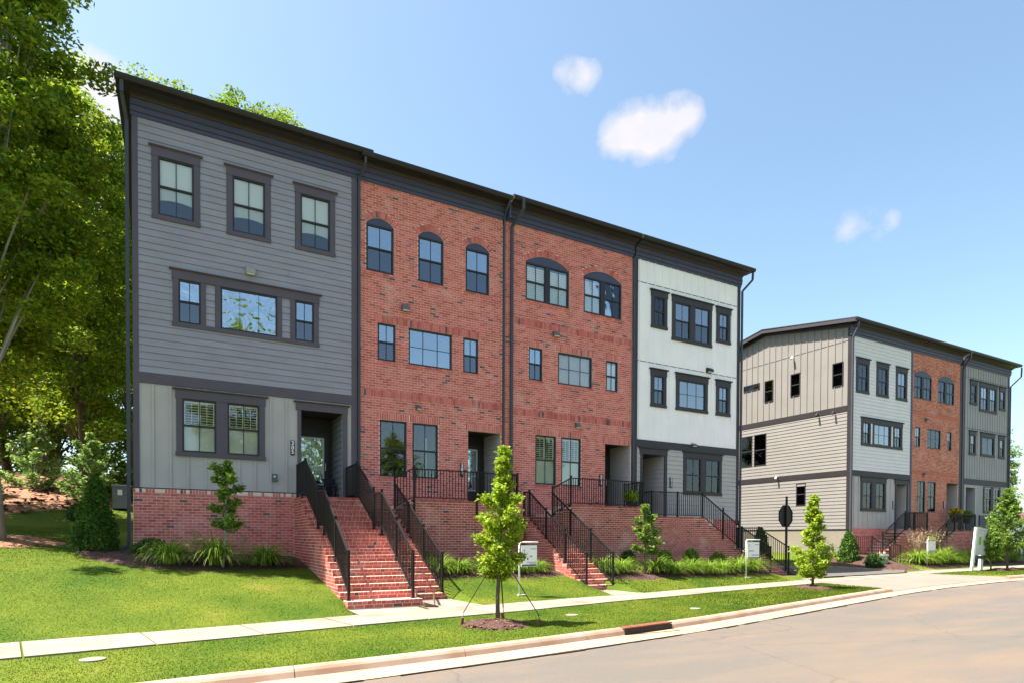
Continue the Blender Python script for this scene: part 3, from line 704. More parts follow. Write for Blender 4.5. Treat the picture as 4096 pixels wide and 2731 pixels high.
for nm, fx in (('driveway_edging', DR), ('driveway_edging', DL)):
    mb = MB()
    for i in range(24):
        y0_, y1_ = -3.9 + i * .8, -3.1 + i * .8; s = .1
        zz = terrain(fx(y0_), y0_) + .0
        mb.hexa([(fx(y0_) - s, y0_, -.1), (fx(y0_) + s, y0_, -.1), (fx(y1_) + s, y1_, -.1), (fx(y1_) - s, y1_, -.1), (fx(y0_) - s, y0_, zz + .12), (fx(y0_) + s, y0_, zz + .12), (fx(y1_) + s, y1_, zz + .12), (fx(y1_) - s, y1_, zz + .12)])
    mb.build(nm, concrete, kind='structure')
# front walks from stairs to sidewalk
for nm, pts in (('front_walk', [(3.45, -6.0), (5.0, -6.0), (5.0, US(5.0) - .0), (3.45, US(3.45) - .0)]),
                ('front_walk', [(5.1, -5.0), (6.35, -5.0), (6.5, US(6.5)), (5.1, US(5.1))]),
                ('front_walk', [(10.85, -4.4), (11.95, -4.4), (12.0, US(12)), (10.8, US(10.8))]),
                ('front_walk', [(21.25, -2.6), (22.4, -2.6), (22.5, US(22.5)), (21.2, US(21.2))]),
                ('front_walk', [(31.05, -1.9), (31.95, -1.9), (32.0, US(32)), (31.0, US(31))])):
    n_ = 6; V = []; zpad = [p_[3] for p_ in PADS if p_[0] - .1 < (pts[0][0] + pts[1][0]) / 2 < p_[1]][0]
    for i in range(n_ + 1):
        t = i / n_; l = [pts[0][k] * (1 - t) + pts[3][k] * t for k in (0, 1)]; r_ = [pts[1][k] * (1 - t) + pts[2][k] * t for k in (0, 1)]
        for q in (l, r_): V.append((q[0], q[1], (zpad + .03) * (1 - t) + (.024 + EL(q[0])) * t))
    I = np.arange(n_) * 2
    put(nm, np_mesh(nm, V, np.stack([I, I + 2, I + 3, I + 1], 1), concrete), kind='structure')
# mulch beds
def bed(name, m, pts, yback, lift=.03, n=60, chips=1500, size=.035, curve=None):
    x0, x1 = pts[0][0], pts[-1][0]; V = []; ny = 8
    f = lambda x: float(np.interp(x, [p[0] for p in pts], [p[1] for p in pts]))
    for i in range(n + 1):
        x = x0 + (x1 - x0) * i / n; a = f(x) + .03 * math.sin(x * 9) ; b = yback(x)
        for j in range(ny + 1):
            t = j / ny; y = a + (b - a) * t; V.append((x, y, terrain(x, y) + (lift * min(1, t * 6 + .05)) + (random.uniform(0, .012) if 0 < t else -.01)))
    k = ny + 1; I = (np.arange(n)[:, None] * k + np.arange(ny)[None]).ravel()
    V = np.array(V); Fc = np.stack([I, I + k, I + k + 1, I + 1], 1)
    put(name, np_mesh(name, V, Fc, m, True), kind='structure')
    if chips:
        C = []
        while len(C) < chips:
            x = random.uniform(x0, x1); a, b = f(x), yback(x)
            if b <= a: continue
            y = a + (b - a) * random.random(); C.append((x, y, terrain(x, y) + lift + .012))
        C = np.array(C); scatter_quads(name + '_chips', C, size, size * .4, chip_m)
def scatter_quads(name, C, L, Wd, m, parent=None, up=.3, kind='stuff', lay=True):
    n = len(C); a = rng.uniform(0, 2 * np.pi, n); el = rng.uniform(-.35, .5, n); s = rng.uniform(.5, 1.5, n)
    d = np.stack([np.cos(a) * np.cos(el), np.sin(a) * np.cos(el), np.sin(el)], 1) * (L * s)[:, None] / 2
    e = np.stack([-np.sin(a), np.cos(a), rng.uniform(-.4, .4, n)], 1) * (Wd * s)[:, None] / 2
    V = np.stack([C - d - e, C + d - e, C + d + e, C - d + e], 1).reshape(-1, 3); Fc = np.arange(n * 4).reshape(-1, 4)
    return put(name, np_mesh(name, V, Fc, m), parent, kind=kind)
bed('mulch_bed', mulch_m, [(-1.85, -.9), (-1.6, -1.8), (-1.25, -2.37), (-.37, -3.05), (.68, -3.27), (2.16, -2.86), (3.42, -2.45)], lambda x: .25 if x > -1.5 else -.2, chips=3000)
bed('mulch_bed', mulch_m, [(6.25, -3.9), (8.1, -3.7), (9.1, -4.0), (10.88, -3.6)], lambda x: -1.25, chips=1500)
bed('mulch_bed', mulch_m, [(11.9, -4.0), (12.3, -4.14), (13.7, -4.34), (15, -3.9), (17, -3.9), (19.8, -3.57), (21.25, -3.1)], lambda x: -1.25, chips=2500)
bed('mulch_bed', mulch_m, [(22.45, -3.3), (23.6, -3.6), (24.6, -2.4), (25.0, -1.5)], lambda x: 6.0, chips=900)
bed('mulch_bed', mulch_m, [(28.4, -2.6), (29.2, -3.35), (31.1, -3.5)], lambda x: 1.5 if x < 30.7 else -.3, chips=1500)
bed('mulch_bed', mulch_m, [(31.95, -3.3), (34, -3.2), (48, -2.3)], lambda x: -.9, chips=1200)
bed('pine_straw_slope', straw_m, [(-22, 2.2), (-9, 1.8), (-6.0, 3.6), (-3.8, 6.6), (-1.2, 8.6), (.6, 8.0), (3, 8.5)], lambda x: 34, lift=.05, chips=9000, size=.22)
def disc_bed(name, cx, cy, r, m, chips, ry=None, lift=.03):
    ry = ry or r; V = [(cx, cy, terrain(cx, cy) + .11)]; k = 36; Fc = []
    for ring, rr in enumerate((.45, .8, 1.0)):
        for i in range(k):
            a = 2 * math.pi * i / k; q = rr * (1 + .06 * math.sin(5 * a + cx)); x, y = cx + r * q * math.cos(a), cy + ry * q * math.sin(a)
            V.append((x, y, terrain(x, y) + [.08, .045, -.005][ring]))
    for i in range(k): Fc.append((0, 1 + i, 1 + (i + 1) % k, 1 + (i + 1) % k))
    mbq = MB(); mbq.v = V; mbq.f = [(0, 1 + i, 1 + (i + 1) % k) for i in range(k)]
    for g in range(2):
        for i in range(k): a, b = 1 + g * k + i, 1 + g * k + (i + 1) % k; mbq.f.append((a, a + k, b + k, b))
    mbq.build(name, m, kind='structure', smooth=True)
    C = []
    for _ in range(chips):
        a = random.uniform(0, 6.28); q = math.sqrt(random.random()) * 1.02; x, y = cx + r * q * math.cos(a), cy + ry * q * math.sin(a); C.append((x, y, terrain(x, y) + .10 * (1 - q) + .02))
    scatter_quads(name + '_chips', np.array(C), .05, .02, chip_m)
disc_bed('tree_mulch_ring', 5.32, -9.42, .62, mulch_m, 900)
disc_bed('tree_mulch_ring', 18.35, -6.75, .62, mulch_m, 500)
disc_bed('tree_mulch_ring', 34.4, -4.95, .6, mulch_m, 300, .35)
disc_bed('tree_mulch_ring', 36.0, -4.95, .7, mulch_m, 300, .35)
disc_bed('pine_straw_ring', -4.0, 1.0, 1.7, straw_m, 1500, 1.1)

# ------------------------------------------------------------------ houses
CB = 12.72                       # underside of the cornice of the first row
def cornice(h, x0, x1, dz=0.0, left=False, right=False, drop=0.0, ret_l=0.0, ret_r=0.0):
    z = CB + dz; b = -.0
    parts = [('cornice_band', cornice_m, [(b + .0, z), (b - .05, z), (b - .05, z + .10), (b, z + .10)]),
             ('cornice_band', cornice_m, [(b, z + .104), (b - .08, z + .104), (b - .095, z + .13), (b - .095, z + .235), (b, z + .235)]),
             ('cornice_fillet', soffit_m, [(b, z + .238), (b - .12, z + .238), (b - .13, z + .262), (b, z + .262)]),
             ('frieze', cornice_m, [(b, z + .265), (b - .10, z + .265), (b - .10, z + .42), (b, z + .42)]),
             ('crown_moulding', soffit_m, [(b, z + .423), (b - .14, z + .423), (b - .16, z + .45), (b - .22, z + .46), (b - .22, z + .478), (b, z + .478)]),
             ('crown_moulding', gutter_m, [(b, z + .481), (b - .24, z + .481), (b - .28, z + .50), (b - .36, z + .53), (b - .40, z + .54), (b - .40, z + .556), (b, z + .556)])]
    for nm, m, pr in parts: MB().prism(pr, 'x', x0 - ret_l, x1 + ret_r).build(nm, m, h)
    MB().prism([(b - .02, z + .558 - drop), (b - .42, z + .558 - drop), (b - .42, z + .60 - drop), (b - .02, z + .62)], 'x', x0 - (.28 if left else 0) , x1 + (.28 if right else 0)).build('soffit', gutter_m, h)
    e0, e1 = x0 - (.36 if left else -.0), x1 + (.36 if right else 0)
    MB().prism([(b - .425, z + .57 - drop), (b - .52, z + .575 - drop), (b - .565, z + .64 - drop), (b - .565, z + .70 - drop), (b - .545, z + .70 - drop), (b - .53, z + .66 - drop), (b - .425, z + .66 - drop)], 'x', e0, e1).build('gutter', gutter_m, h)
    rf = MB().prism([(b - .50, z + .685 - drop), (5.2, z + 1.63), (10.9, z + .66), (10.9, z + .74), (5.2, z + 1.72), (b - .50, z + .745 - drop)], 'x', e0, e1).build('roof', shingle, h)
    return rf
def downspout(h, pts, w_=.075):
    mb = MB()
    for p, q in zip(pts, pts[1:]): mb.beam(p, q, w_, w_ * .8)
    return mb.build('downspout', pipe_m, h)
def side_walls(h, m, x0, x1, z0, z1, y1=10.4):
    bx('rear_wall', m, h, x0, x1, y1 - .15, y1, z0, z1)
    bx('side_wall', m, h, x0, x0 + .03, .14, y1 - .15, z0, z1); bx('side_wall', m, h, x1 - .03, x1, .14, y1 - .15, z0, z1)
    bx('room_back', interior, h, x0 + .12, x1 - .12, 1.9, 1.95, z0, z1)
def plaque(h, x0, x1, z0, z1, txt, y=0.0):
    p = bx('house_number_plaque', black_pl, h, x0, x1, y - .03, y, z0, z1)
    hh = (z1 - z0) / (len(txt) + .35)
    for i, c in enumerate(txt):
        cu = bpy.data.curves.new('numeral', 'FONT'); cu.body = c; cu.size = hh * 1.25; cu.extrude = .003; cu.offset = .004; cu.align_x = 'CENTER'; cu.resolution_u = 3
        ob = bpy.data.objects.new('tmp', cu); col.objects.link(ob)
        dg = bpy.context.evaluated_depsgraph_get(); me = bpy.data.meshes.new_from_object(ob.evaluated_get(dg)); bpy.data.objects.remove(ob)
        me.transform(Matrix.Translation(((x0 + x1) / 2, y - .034, z1 - hh * (i + 1) - hh * .02)) @ Matrix.Rotation(R(90), 4, 'X')); me.materials.clear(); me.materials.append(num_m)
        put('numeral', me, p)
def wall_lamp(h, x0, x1, z0, z1, m=metal_gray, y=-.012, d=.16):
    l = MB().prism([(y, z1), (y - d * .45, z1), (y - d, z0 + (z1 - z0) * .55), (y - d, z0 + .03), (y - d * .35, z0), (y, z0)], 'x', x0, x1).build('wall_lamp', m, h)
    bx('lens', muntin_m, l, x0 + .02, x1 - .02, y - d * .9, y - d * .4, z0 - .006, z0 + .02)
def alcove(h, x0, x1, zf, zt, side_m, door_kind, ystart=.0, depth=1.3, leftm=None):
    """recessed entry: side walls, ceiling, back wall and door"""
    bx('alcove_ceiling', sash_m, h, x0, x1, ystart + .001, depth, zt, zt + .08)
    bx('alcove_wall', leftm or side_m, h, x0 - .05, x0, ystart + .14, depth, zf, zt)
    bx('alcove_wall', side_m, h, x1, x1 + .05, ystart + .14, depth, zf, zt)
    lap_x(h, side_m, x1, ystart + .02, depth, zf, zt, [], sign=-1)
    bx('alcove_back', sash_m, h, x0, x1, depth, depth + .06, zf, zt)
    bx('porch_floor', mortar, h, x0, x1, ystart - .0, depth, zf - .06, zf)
    dw = .95; dx0 = x0 + .10; dx1 = min(dx0 + dw, x1 - .1); dz1 = zf + 2.16
    d = bx('door', trim4, h, dx0, dx1, depth - .06, depth - .004, zf + .02, dz1)
    fr = MB(); fr.box(dx0 - .07, dx0, depth - .08, depth, zf, dz1 + .08); fr.box(dx1, dx1 + .07, depth - .08, depth, zf, dz1 + .08); fr.box(dx0, dx1, depth - .08, depth, dz1, dz1 + .08); fr.build('door_frame', sash_m, h)
    if door_kind == 'glass':
        g0, g1, gz0, gz1 = dx0 + .10, dx1 - .12, zf + .55, dz1 - .12
        bx('door_glass', glass_wavy, d, g0, g1, depth - .068, depth - .062, gz0, gz1)
        mb = MB(); t = .022
        for a, b, c, e in ((g0 - t, g0 + t, gz0, gz1), (g1 - t, g1 + t, gz0, gz1), ((g0 + g1) / 2 - t * .5, (g0 + g1) / 2 + t * .5, gz0, gz1)): mb.box(a, b, depth - .085, depth - .06, c, e)
        for c in (gz0, gz1 - .0, gz0 + (gz1 - gz0) * .36, ): mb.box(g0, g1, depth - .083, depth - .061, c - t, c + t)
        mb.build('door_muntins', muntin_m, d)
    MB().tube([(dx1 - .06, depth - .12, zf + 1.0), (dx1 - .06, depth - .12, zf + 1.25)], .012).build('door_handle', muntin_m, d)
def outline_holes(ws): return [tuple(w_) for w_ in ws]

# ---- unit 1: gray lap siding over greige board and batten, brick base
def house1(X=0.0, dz=0.0, first=True):
    pass
h1 = thing('townhouse', 'gray lap sided townhouse with brick base, nearest and leftmost in the row', 'townhouse', (2.3, 5, 1.0))
x0, x1 = -.66, 5.36
W3 = [(-.05, .81), (1.79, 2.66), (3.65, 4.52)]; z3a, z3b = 10.25, 11.81
W2 = [(.42, .97), (1.47, 2.99), (3.49, 4.04)]; z2a, z2b = 7.44, 8.62
W1 = [(.50, 1.35), (1.64, 2.49)]; z1a, z1b = 3.92, 5.39
DR1 = (3.66, 4.91, 2.75, 5.39)
holes = [(a, b, z3a, z3b) for a, b in W3] + [(a, b, z2a, z2b) for a, b in W2] + [(a, b, z1a, z1b) for a, b in W1] + [DR1]
core(h1, gray_siding, x0 + .02, x1 - .02, 5.7, CB, holes, name='upper_wall')
core(h1, greige, x0 + .02, x1 - .02, 2.9, 5.7, holes, name='lower_wall')
side_walls(h1, gray_siding, x0 + .02, x1, 1.0, CB)
c = .14
sid_h = [(a - c - .02, b + c + .02, z3a - .115, z3b + .23) for a, b in W3] + [(.42 - c - .02, 4.04 + c + .02, z2b, z2b + .23), (.42 - c - .02, 4.04 + c + .02, z2a - .12, z2a),
         (.42 - c, .97 + .12, z2a, z2b), (1.47 - c, 2.99 + .12, z2a, z2b), (3.49 - c, 4.04 + c, z2a, z2b)]
lap(h1, gray_siding, -.52, 5.18, 5.985, CB, sid_h)
for nm, a, b in (('corner_board', -.66, -.52), ('corner_board', 5.18, 5.36)): bx(nm, trim, h1, a, b, -.032, .0, 2.9, CB - .001)
bx('belt_board', trim, h1, -.519, 5.179, -.036, 0, 5.71, 5.983)
for a, b in W3:
    wn = window(h1, a, b, z3a, z3b, y=.0, fill='shade', gm=glass_low); casing(wn, trim, a, b, z3a, z3b)
wns = [window(h1, W2[0][0], W2[0][1], z2a, z2b, fill='none', gm=glass_wavy), window(h1, W2[1][0], W2[1][1], z2a, z2b, rail=False, muntin='grid3', gm=glass_wavy), window(h1, W2[2][0], W2[2][1], z2a, z2b)]
casing(wns[1], trim, .42, 4.04, z2a, z2b, mull=[(.97, 1.10), (1.34, 1.47), (2.99, 3.12), (3.35, 3.49)])
for a, b in W1: wn = window(h1, a, b, z1a, z1b, fill='shutter', gm=glass_low)
casing(wn, trim, .50, 2.49, z1a, z1b, c=.15, mull=[(1.35, 1.64)])
casing(bx('door_casing', trim, h1, DR1[0] - .1, DR1[0], -.044, .01, 2.76, DR1[3]), trim, DR1[0], DR1[1], DR1[3], DR1[3] + .001, c=.13, sill=0, head=.22)
bx('door_casing', trim, h1, DR1[1], DR1[1] + .14, -.044, .01, 2.76, DR1[3])
alcove(h1, DR1[0], DR1[1], 2.73, DR1[3], dark_siding, 'glass')
bat_h = [(.33, 2.66, 3.8, 5.66), (3.5, 5.12, 2.7, 5.66)]
battens(h1, greige, [-.20, .215, .64, 1.075, 1.505, 1.94, 2.375, 2.80, 3.24, 5.13], 2.9, 5.70, bat_h)
bx('base_flashing', trim4, h1, x0, 3.64, -.03, 0, 2.872, 2.9)
B = Bricks(h1, brick_o, brick_i)
core(h1, mortar, x0, 3.64, .2, 2.87, [], y0=-.03, y1=.14, name='base_wall')
bond(B, 'x', -.03, -1, x0, 3.45, 2.875 - .115 - CH * 25, 2.875 - .118)
soldiers(B, 'x', -.045, -1, x0 - .02, 3.45, 2.76, 2.872, w_=.0745)
B.finish()
bx('base_cap', mortar, h1, x0 - .02, 3.45, -.05, -.03, 2.765, 2.868)
# brick left face of the base
bx('base_side', mortar, h1, x0 - .012, x0, -.03, 10.4, .2, 2.87)
cornice(h1, x0, x1, left=True, right=True, ret_l=.03, ret_r=.02)
downspout(h1, [(-.86, -.46, 13.30), (-.86, -.44, 13.0), (-.77, -.04, 12.55), (-.77, -.04, 1.35), (-.95, -.35, 1.2)], .085)
downspout(h1, [(5.50, -.46, 13.28), (5.50, -.44, 13.02), (5.405, -.07, 12.75), (5.405, -.07, 2.3)], .07)
wall_lamp(h1, 2.13, 2.38, 9.09, 9.32, stone_beige, y=-.02)
plaque(h1, 3.36, 3.47, 4.02, 4.46, '305')
bxo = bx('outlet_box', metal_gray, h1, 2.83, 2.98, -.06, 0, 3.21, 3.43); bx('outlet_cover', muntin_m, bxo, 2.87, 2.93, -.07, -.061, 3.33, 3.38)
bx('rake_wall', gray_siding, h1, x0 + .02, x0 + .1, .14, 10.2, CB, CB + .5)

# ---- brick units 2, 3 and 6
def brick_unit(h, X0, X1, zc, mo, mi, arch, rect, door, bands, limit=300, zbase=.3, zporch=2.75, light=(), plq=None, fills=None, dl=.0):
    B = Bricks(h, mo, mi, limit)
    sn = lambda z: zc - round((zc - z) / CH) * CH
    arch = [(a[0], a[1], sn(a[2]), *a[3:]) for a in arch]; rect = [(r_[0], r_[1], sn(r_[2]), sn(r_[3]), *r_[4:]) for r_ in rect]
    door = (door[0], door[1], door[2], sn(door[3])); bands = [(b[0], b[1], sn(b[2]), sn(b[2]) + 3 * CH) for b in bands]
    hs = []; fs = []
    rise = .215
    for a in arch:   # (x0,x1,z0,zspring, pairs, fill)
        hs.append((a[0], a[1], a[2], a[3] + rise + .02)); fs.append(arch_holes(a[0], a[1], a[2], a[3], rise if a[1] - a[0] < 1.2 else .30))
    hs = []
    for a in arch:
        rs = .215 if a[1] - a[0] < 1.2 else .30
        hs.append((a[0], a[1], a[2], a[3] + rs + .02))
    rr = []
    for r_ in rect:  # (x0,x1,z0,z1,fill,muntin,rail,lintel)
        hs.append(r_[:4]); rr.append(r_)
    hs.append(door)
    core(h, mortar, X0, X1, zbase, zc, hs)
    LH = 3 * CH
    lint = [(r_[0] - .09, r_[1] + .09, r_[3], r_[3] + LH) for r_ in rr if r_[7]] + [(door[0] - .09, min(door[1] + .09, X1), door[3], door[3] + LH)]
    sills = [(r_[0] - .04, r_[1] + .04, r_[2] - CH, r_[2]) for r_ in rr] + [(a[0] - .04, a[1] + .04, a[2] - CH, a[2]) for a in arch]
    def holes(z):
        iv = []
        for f in fs: iv += f(z)
        for H in [r_[:4] for r_ in rr] + [door] + lint + sills + bands:
            if H[2] < z < H[3]: iv.append((H[0], H[1]))
        return iv
    k = int((zc - zbase) / CH)
    bond(B, 'x', 0.0, -1, X0, X1, zc - k * CH, zc, holes=holes)
    for L in lint: soldiers(B, 'x', 0.0, -1, *L)
    for L in bands: soldiers(B, 'x', 0.0, -1, max(L[0], X0), L[1], L[2], L[3], depth=.018)
    for L in sills: soldiers(B, 'x', 0.0, -1, *L, w_=.2, depth=.028)
    for a in arch:
        rs = .215 if a[1] - a[0] < 1.2 else .30
        arch_window(h, B, a[0], a[1], a[2], a[3], rs, a[4], a[5])
    for r_ in rr:
        window(h, r_[0] + .005, r_[1] - .005, r_[2] + .005, r_[3] - .005, y=.045, fill=r_[4], muntin=r_[5], rail=r_[6], gm=(r_[8] if len(r_) > 8 else None))
    B.finish()
    side_walls(h, mortar, X0, X1, zbase, zc)
    for l in light: wall_lamp(h, *l)
    if plq: plaque(h, *plq, y=-.012)
h2 = thing('townhouse', 'red brick townhouse with three narrow arched top windows beside the gray house', 'townhouse', (8, 5, 1.0))
brick_unit(h2, 5.42, 10.52, CB, brick_o, brick_i,
    [(5.65, 6.55, 10.01, 11.47, [(5.66, 6.54)], 'none'), (7.38, 8.28, 10.01, 11.47, [(7.39, 8.27)], 'none'), (9.09, 10.0, 10.01, 11.47, [(9.10, 9.99)], 'none')],
    [(6.02, 6.61, 7.25, 8.42, 'none', 'v', True, False), (7.05, 8.59, 7.25, 8.42, 'none', 'grid', False, False), (9.01, 9.58, 7.24, 8.42, 'none', 'v', True, False),
     (6.09, 6.99, 3.53, 5.32, 'none', 'v', True, True, glass_low), (7.19, 8.09, 3.53, 5.32, 'none', 'v', True, True, glass_low)],
    (9.20, 10.48, 2.75, 5.29), [(5.42, 10.52, 6.02, 6.24), (5.93, 9.67, 8.42, 8.64)],
    light=[(6.80, 7.04, 8.89, 9.09), (7.29, 7.45, 5.77, 5.91)], plq=(8.90, 9.01, 3.66, 4.13, '307'))
alcove(h2, 9.20, 10.48, 2.75, 5.29, greige, 'glass')
bx('curtain_panel', muntin_m, h2, 7.72, 7.76, .2, .22, 3.6, 4.9)
cornice(h2, 5.38, 10.60, drop=.07)
h2x = 10.56
downspout(h2, [(h2x, -.50, 13.25), (h2x, -.12, 12.9), (h2x, -.06, 12.6), (h2x, -.06, 1.2)], .06)
h3 = thing('townhouse', 'red brick townhouse with two wide arched top windows beside the white house', 'townhouse', (13.6, 5, .9))
brick_unit(h3, 10.62, 16.38, CB, brick_o, brick_i,
    [(11.47, 13.36, 10.11, 11.52, [(11.48, 12.36), (12.47, 13.35)], 'blind'), (14.03, 15.86, 10.11, 11.52, [(14.04, 14.89), (15.0, 15.85)], 'blind')],
    [(11.61, 12.19, 7.31, 8.51, 'none', 'v', True, True), (12.88, 14.43, 7.31, 8.51, 'curtain', 'grid', False, True), (15.11, 15.69, 7.30, 8.50, 'blind', 'v', True, True),
     (11.91, 12.81, 3.55, 5.33, 'shutter', 'v', True, True, glass_low), (13.04, 13.94, 3.55, 5.33, 'shutter', 'v', True, True, glass_low)],
    (15.08, 16.36, 2.75, 5.30), [(10.94, 16.38, 5.99, 6.24), (10.94, 16.38, 9.20, 9.46)],
    light=[(12.62, 12.86, 8.99, 9.17), (13.64, 13.82, 5.74, 5.92)], plq=(14.81, 14.92, 3.59, 4.04, '309'))
alcove(h3, 15.08, 16.36, 2.75, 5.30, greige, 'plain')
cornice(h3, 10.70, 16.42, left=False)
bx('cornice_return', cornice_m, h3, 10.64, 10.70, -.30, 0, CB, CB + .55)
downspout(h3, [(11.05, -.56, 13.38), (11.05, -.54, 13.0), (10.86, -.07, 12.55), (10.86, -.07, 2.4)], .095)
# ---- unit 4: white board and batten over greige lap
h4 = thing('townhouse', 'white board and batten townhouse at the right end of the near row', 'townhouse', (19.5, 5, .8))
x0, x1 = 16.47, 22.54
W3 = [(17.51, 18.08), (18.64, 19.51), (19.76, 20.64), (21.21, 21.78)]
W2 = [(17.51, 18.06), (18.89, 20.43), (21.23, 21.80)]
W1 = [(19.33, 20.21), (20.46, 21.33)]
D4 = (16.96, 18.12, 2.42, 4.98)
hol = [(W3[0][0], W3[0][1], 10.23, 11.38), (18.64, 20.64, 9.90, 11.37), (W3[3][0], W3[3][1], 10.2, 11.36)] + [(a, b, 7.05, 8.21) for a, b in W2] + [(a, b, 3.55, 4.98) for a, b in W1] + [D4]
core(h4, white_board, x0 + .02, x1 - .02, 5.55, CB, hol, name='upper_wall'); core(h4, greige, x0 + .02, x1 - .02, 2.42, 5.55, hol, name='lower_wall')
core(h4, mortar, x0 + .02, x1 - .02, .1, 2.42, [], name='base_wall')
side_walls(h4, beige_siding, x0, x1 - .02, .1, CB)
bx('corner_board', trim4, h4, 16.50, 16.66, -.034, 0, 2.42, CB - .001); bx('corner_board', trim4, h4, 22.38, 22.54, -.034, 0, 2.2, CB - .001)
bx('side_corner_board', trim4, h4, 22.52, 22.55, 0, .14, 2.2, CB - .001)
bx('belt_board', trim4, h4, 16.661, 22.379, -.036, 0, 5.26, 5.553)
bh = [(17.35, 18.24, 10.1, 11.66), (18.48, 20.80, 9.75, 11.66), (21.05, 21.94, 10.05, 11.66), (17.35, 18.24, 6.92, 8.5), (18.72, 20.6, 6.92, 8.52), (21.06, 21.97, 6.92, 8.5)]
bt = [16.67 + .405 * k + .10 for k in range(14)]
for za, zb in ((5.56, 8.69), (8.72, 11.83), (11.86, CB)): battens(h4, white_board, bt, za, zb, bh)
xx = 16.68
for a, b in zip([16.66] + bt, bt + [22.38]):
    for zz in (8.69, 11.83): bx('flashing', trim4, h4, a + .03, b - .03, -.012, .0, zz, zz + .022)
wn = window(h4, *W3[0], 10.23, 11.38, fill='curtain'); casing(wn, trim4, *W3[0], 10.23, 11.38)
for a, b in W3[1:3]: wn = window(h4, a, b, 9.90, 11.37)
casing(wn, trim4, 18.64, 20.64, 9.90, 11.37, mull=[(19.51, 19.76)])
wn = window(h4, *W3[3], 10.2, 11.36); casing(wn, trim4, *W3[3], 10.2, 11.36)
for i, (a, b) in enumerate(W2):
    wn = window(h4, a, b, 7.05, 8.21, fill='none', muntin='grid' if i == 1 else 'v', rail=i != 1); casing(wn, trim4, a, b, 7.05, 8.21, head=.24)
for a, b in W1: wn = window(h4, a, b, 3.55, 4.98, gm=glass_low, fill='halfcurtain')
casing(wn, trim4, 19.33, 21.33, 3.55, 4.98, c=.13, mull=[(20.21, 20.46)])
dc = bx('door_casing', trim4, h4, D4[0] - .11, D4[0], -.044, .01, 2.43, D4[3]); casing(dc, trim4, D4[0], D4[1], D4[3], D4[3] + .001, c=.14, sill=0)
bx('door_casing', trim4, h4, D4[1], D4[1] + .15, -.044, .01, 2.43, D4[3])
alcove(h4, D4[0], D4[1], 2.43, D4[3], greige, 'plain')
lap(h4, greige, 16.67, 22.37, 2.44, 5.255, [(16.84, 18.28, 2.3, 5.24), (19.18, 21.48, 3.42, 5.26)], joints=False)
wall_lamp(h4, 19.62, 19.82, 5.47, 5.60, y=-.036); wall_lamp(h4, 20.48, 20.78, 8.72, 8.91, sash_m)
plaque(h4, 18.42, 18.55, 3.68, 4.11, '311', y=-.022)
cornice(h4, 16.50, 22.54, right=True, ret_r=.04)
downspout(h4, [(22.80, -.48, 13.28), (22.80, -.46, 12.95), (22.62, -.06, 12.55), (22.60, -.06, .6)], .08)
downspout(h4, [(16.44, -.06, 12.70), (16.44, -.06, 2.8)], .07)
B = Bricks(h4, brick_o, brick_i); bond(B, 'x', 0, -1, 21.0, 22.52, 2.42 - CH * 28, 2.41); B.finish()
# ---- second row, unit 5
D = -.82
h5 = thing('townhouse', 'pale sided townhouse across the driveway, with beige side wall and gable roofline', 'townhouse', (33.5, 5, .6))
x0, x1 = 30.72, 36.28
W3 = [(31.25, 32.09), (33.02, 33.84), (34.80, 35.60)]; z3a, z3b = 9.21, 10.62
W2 = [(31.74, 32.32), (32.70, 34.18), (34.56, 35.19)]; z2a, z2b = 6.54, 7.63
W1 = [(31.76, 32.60), (32.92, 33.75)]; z1a, z1b = 3.14, 4.55
D5 = (34.84, 35.87, 2.05, 4.55); C5 = CB - .80
hol = [(a, b, z3a, z3b) for a, b in W3] + [(a, b, z2a, z2b) for a, b in W2] + [(a, b, z1a, z1b) for a, b in W1] + [D5]
core(h5, pale_siding, x0 + .03, x1, 4.85, C5, hol, name='upper_wall'); core(h5, greige, x0 + .03, x1, 2.14, 4.85, hol, name='lower_wall')
core(h5, mortar, x0 + .03, x1, 0, 2.13, [], name='base_wall')
lap(h5, pale_siding, 30.9, 36.10, 5.11, C5, [(a - .16, b + .16, z3a - .115, z3b + .23) for a, b in W3] + [(31.58, 35.35, z2a - .12, z2b + .23)], joints=False)
bx('corner_board', trim4, h5, 30.72, 30.9, -.034, 0, 2.14, C5); bx('corner_board', cornice_m, h5, 36.12, 36.28, -.034, 0, 2.14, C5 - .001)
bx('belt_board', trim4, h5, 30.901, 36.119, -.036, 0, 4.82, 5.11)
for a, b in W3: wn = window(h5, a, b, z3a, z3b, fill='curtain' if a < 33.5 else 'none'); casing(wn, trim4, a, b, z3a, z3b, c=.13)
for i, (a, b) in enumerate(W2): wn = window(h5, a, b, z2a, z2b, rail=i != 1, muntin='grid' if i == 1 else 'v', fill='halfcurtain' if i else 'none')
casing(wn, trim4, 31.74, 35.19, z2a, z2b, mull=[(32.32, 32.42), (32.60, 32.70), (34.18, 34.28), (34.46, 34.56)]); bx('infill_panel', pale_siding, h5, 32.42, 32.60, -.02, 0, z2a, z2b); bx('infill_panel', pale_siding, h5, 34.28, 34.46, -.02, 0, z2a, z2b)
for a, b in W1: wn = window(h5, a, b, z1a, z1b, gm=glass_low, fill='halfcurtain')
casing(wn, trim4, 31.76, 33.75, z1a, z1b, c=.12, mull=[(32.60, 32.92)])
dc = bx('door_casing', trim4, h5, D5[0] - .1, D5[0], -.044, .01, 2.06, D5[3]); casing(dc, trim4, D5[0], D5[1], D5[3], D5[3] + .001, c=.12, sill=0)
bx('door_casing', trim4, h5, D5[1], D5[1] + .13, -.044, .01, 2.06, D5[3])
alcove(h5, D5[0], D5[1], 2.06, D5[3], greige, 'plain')
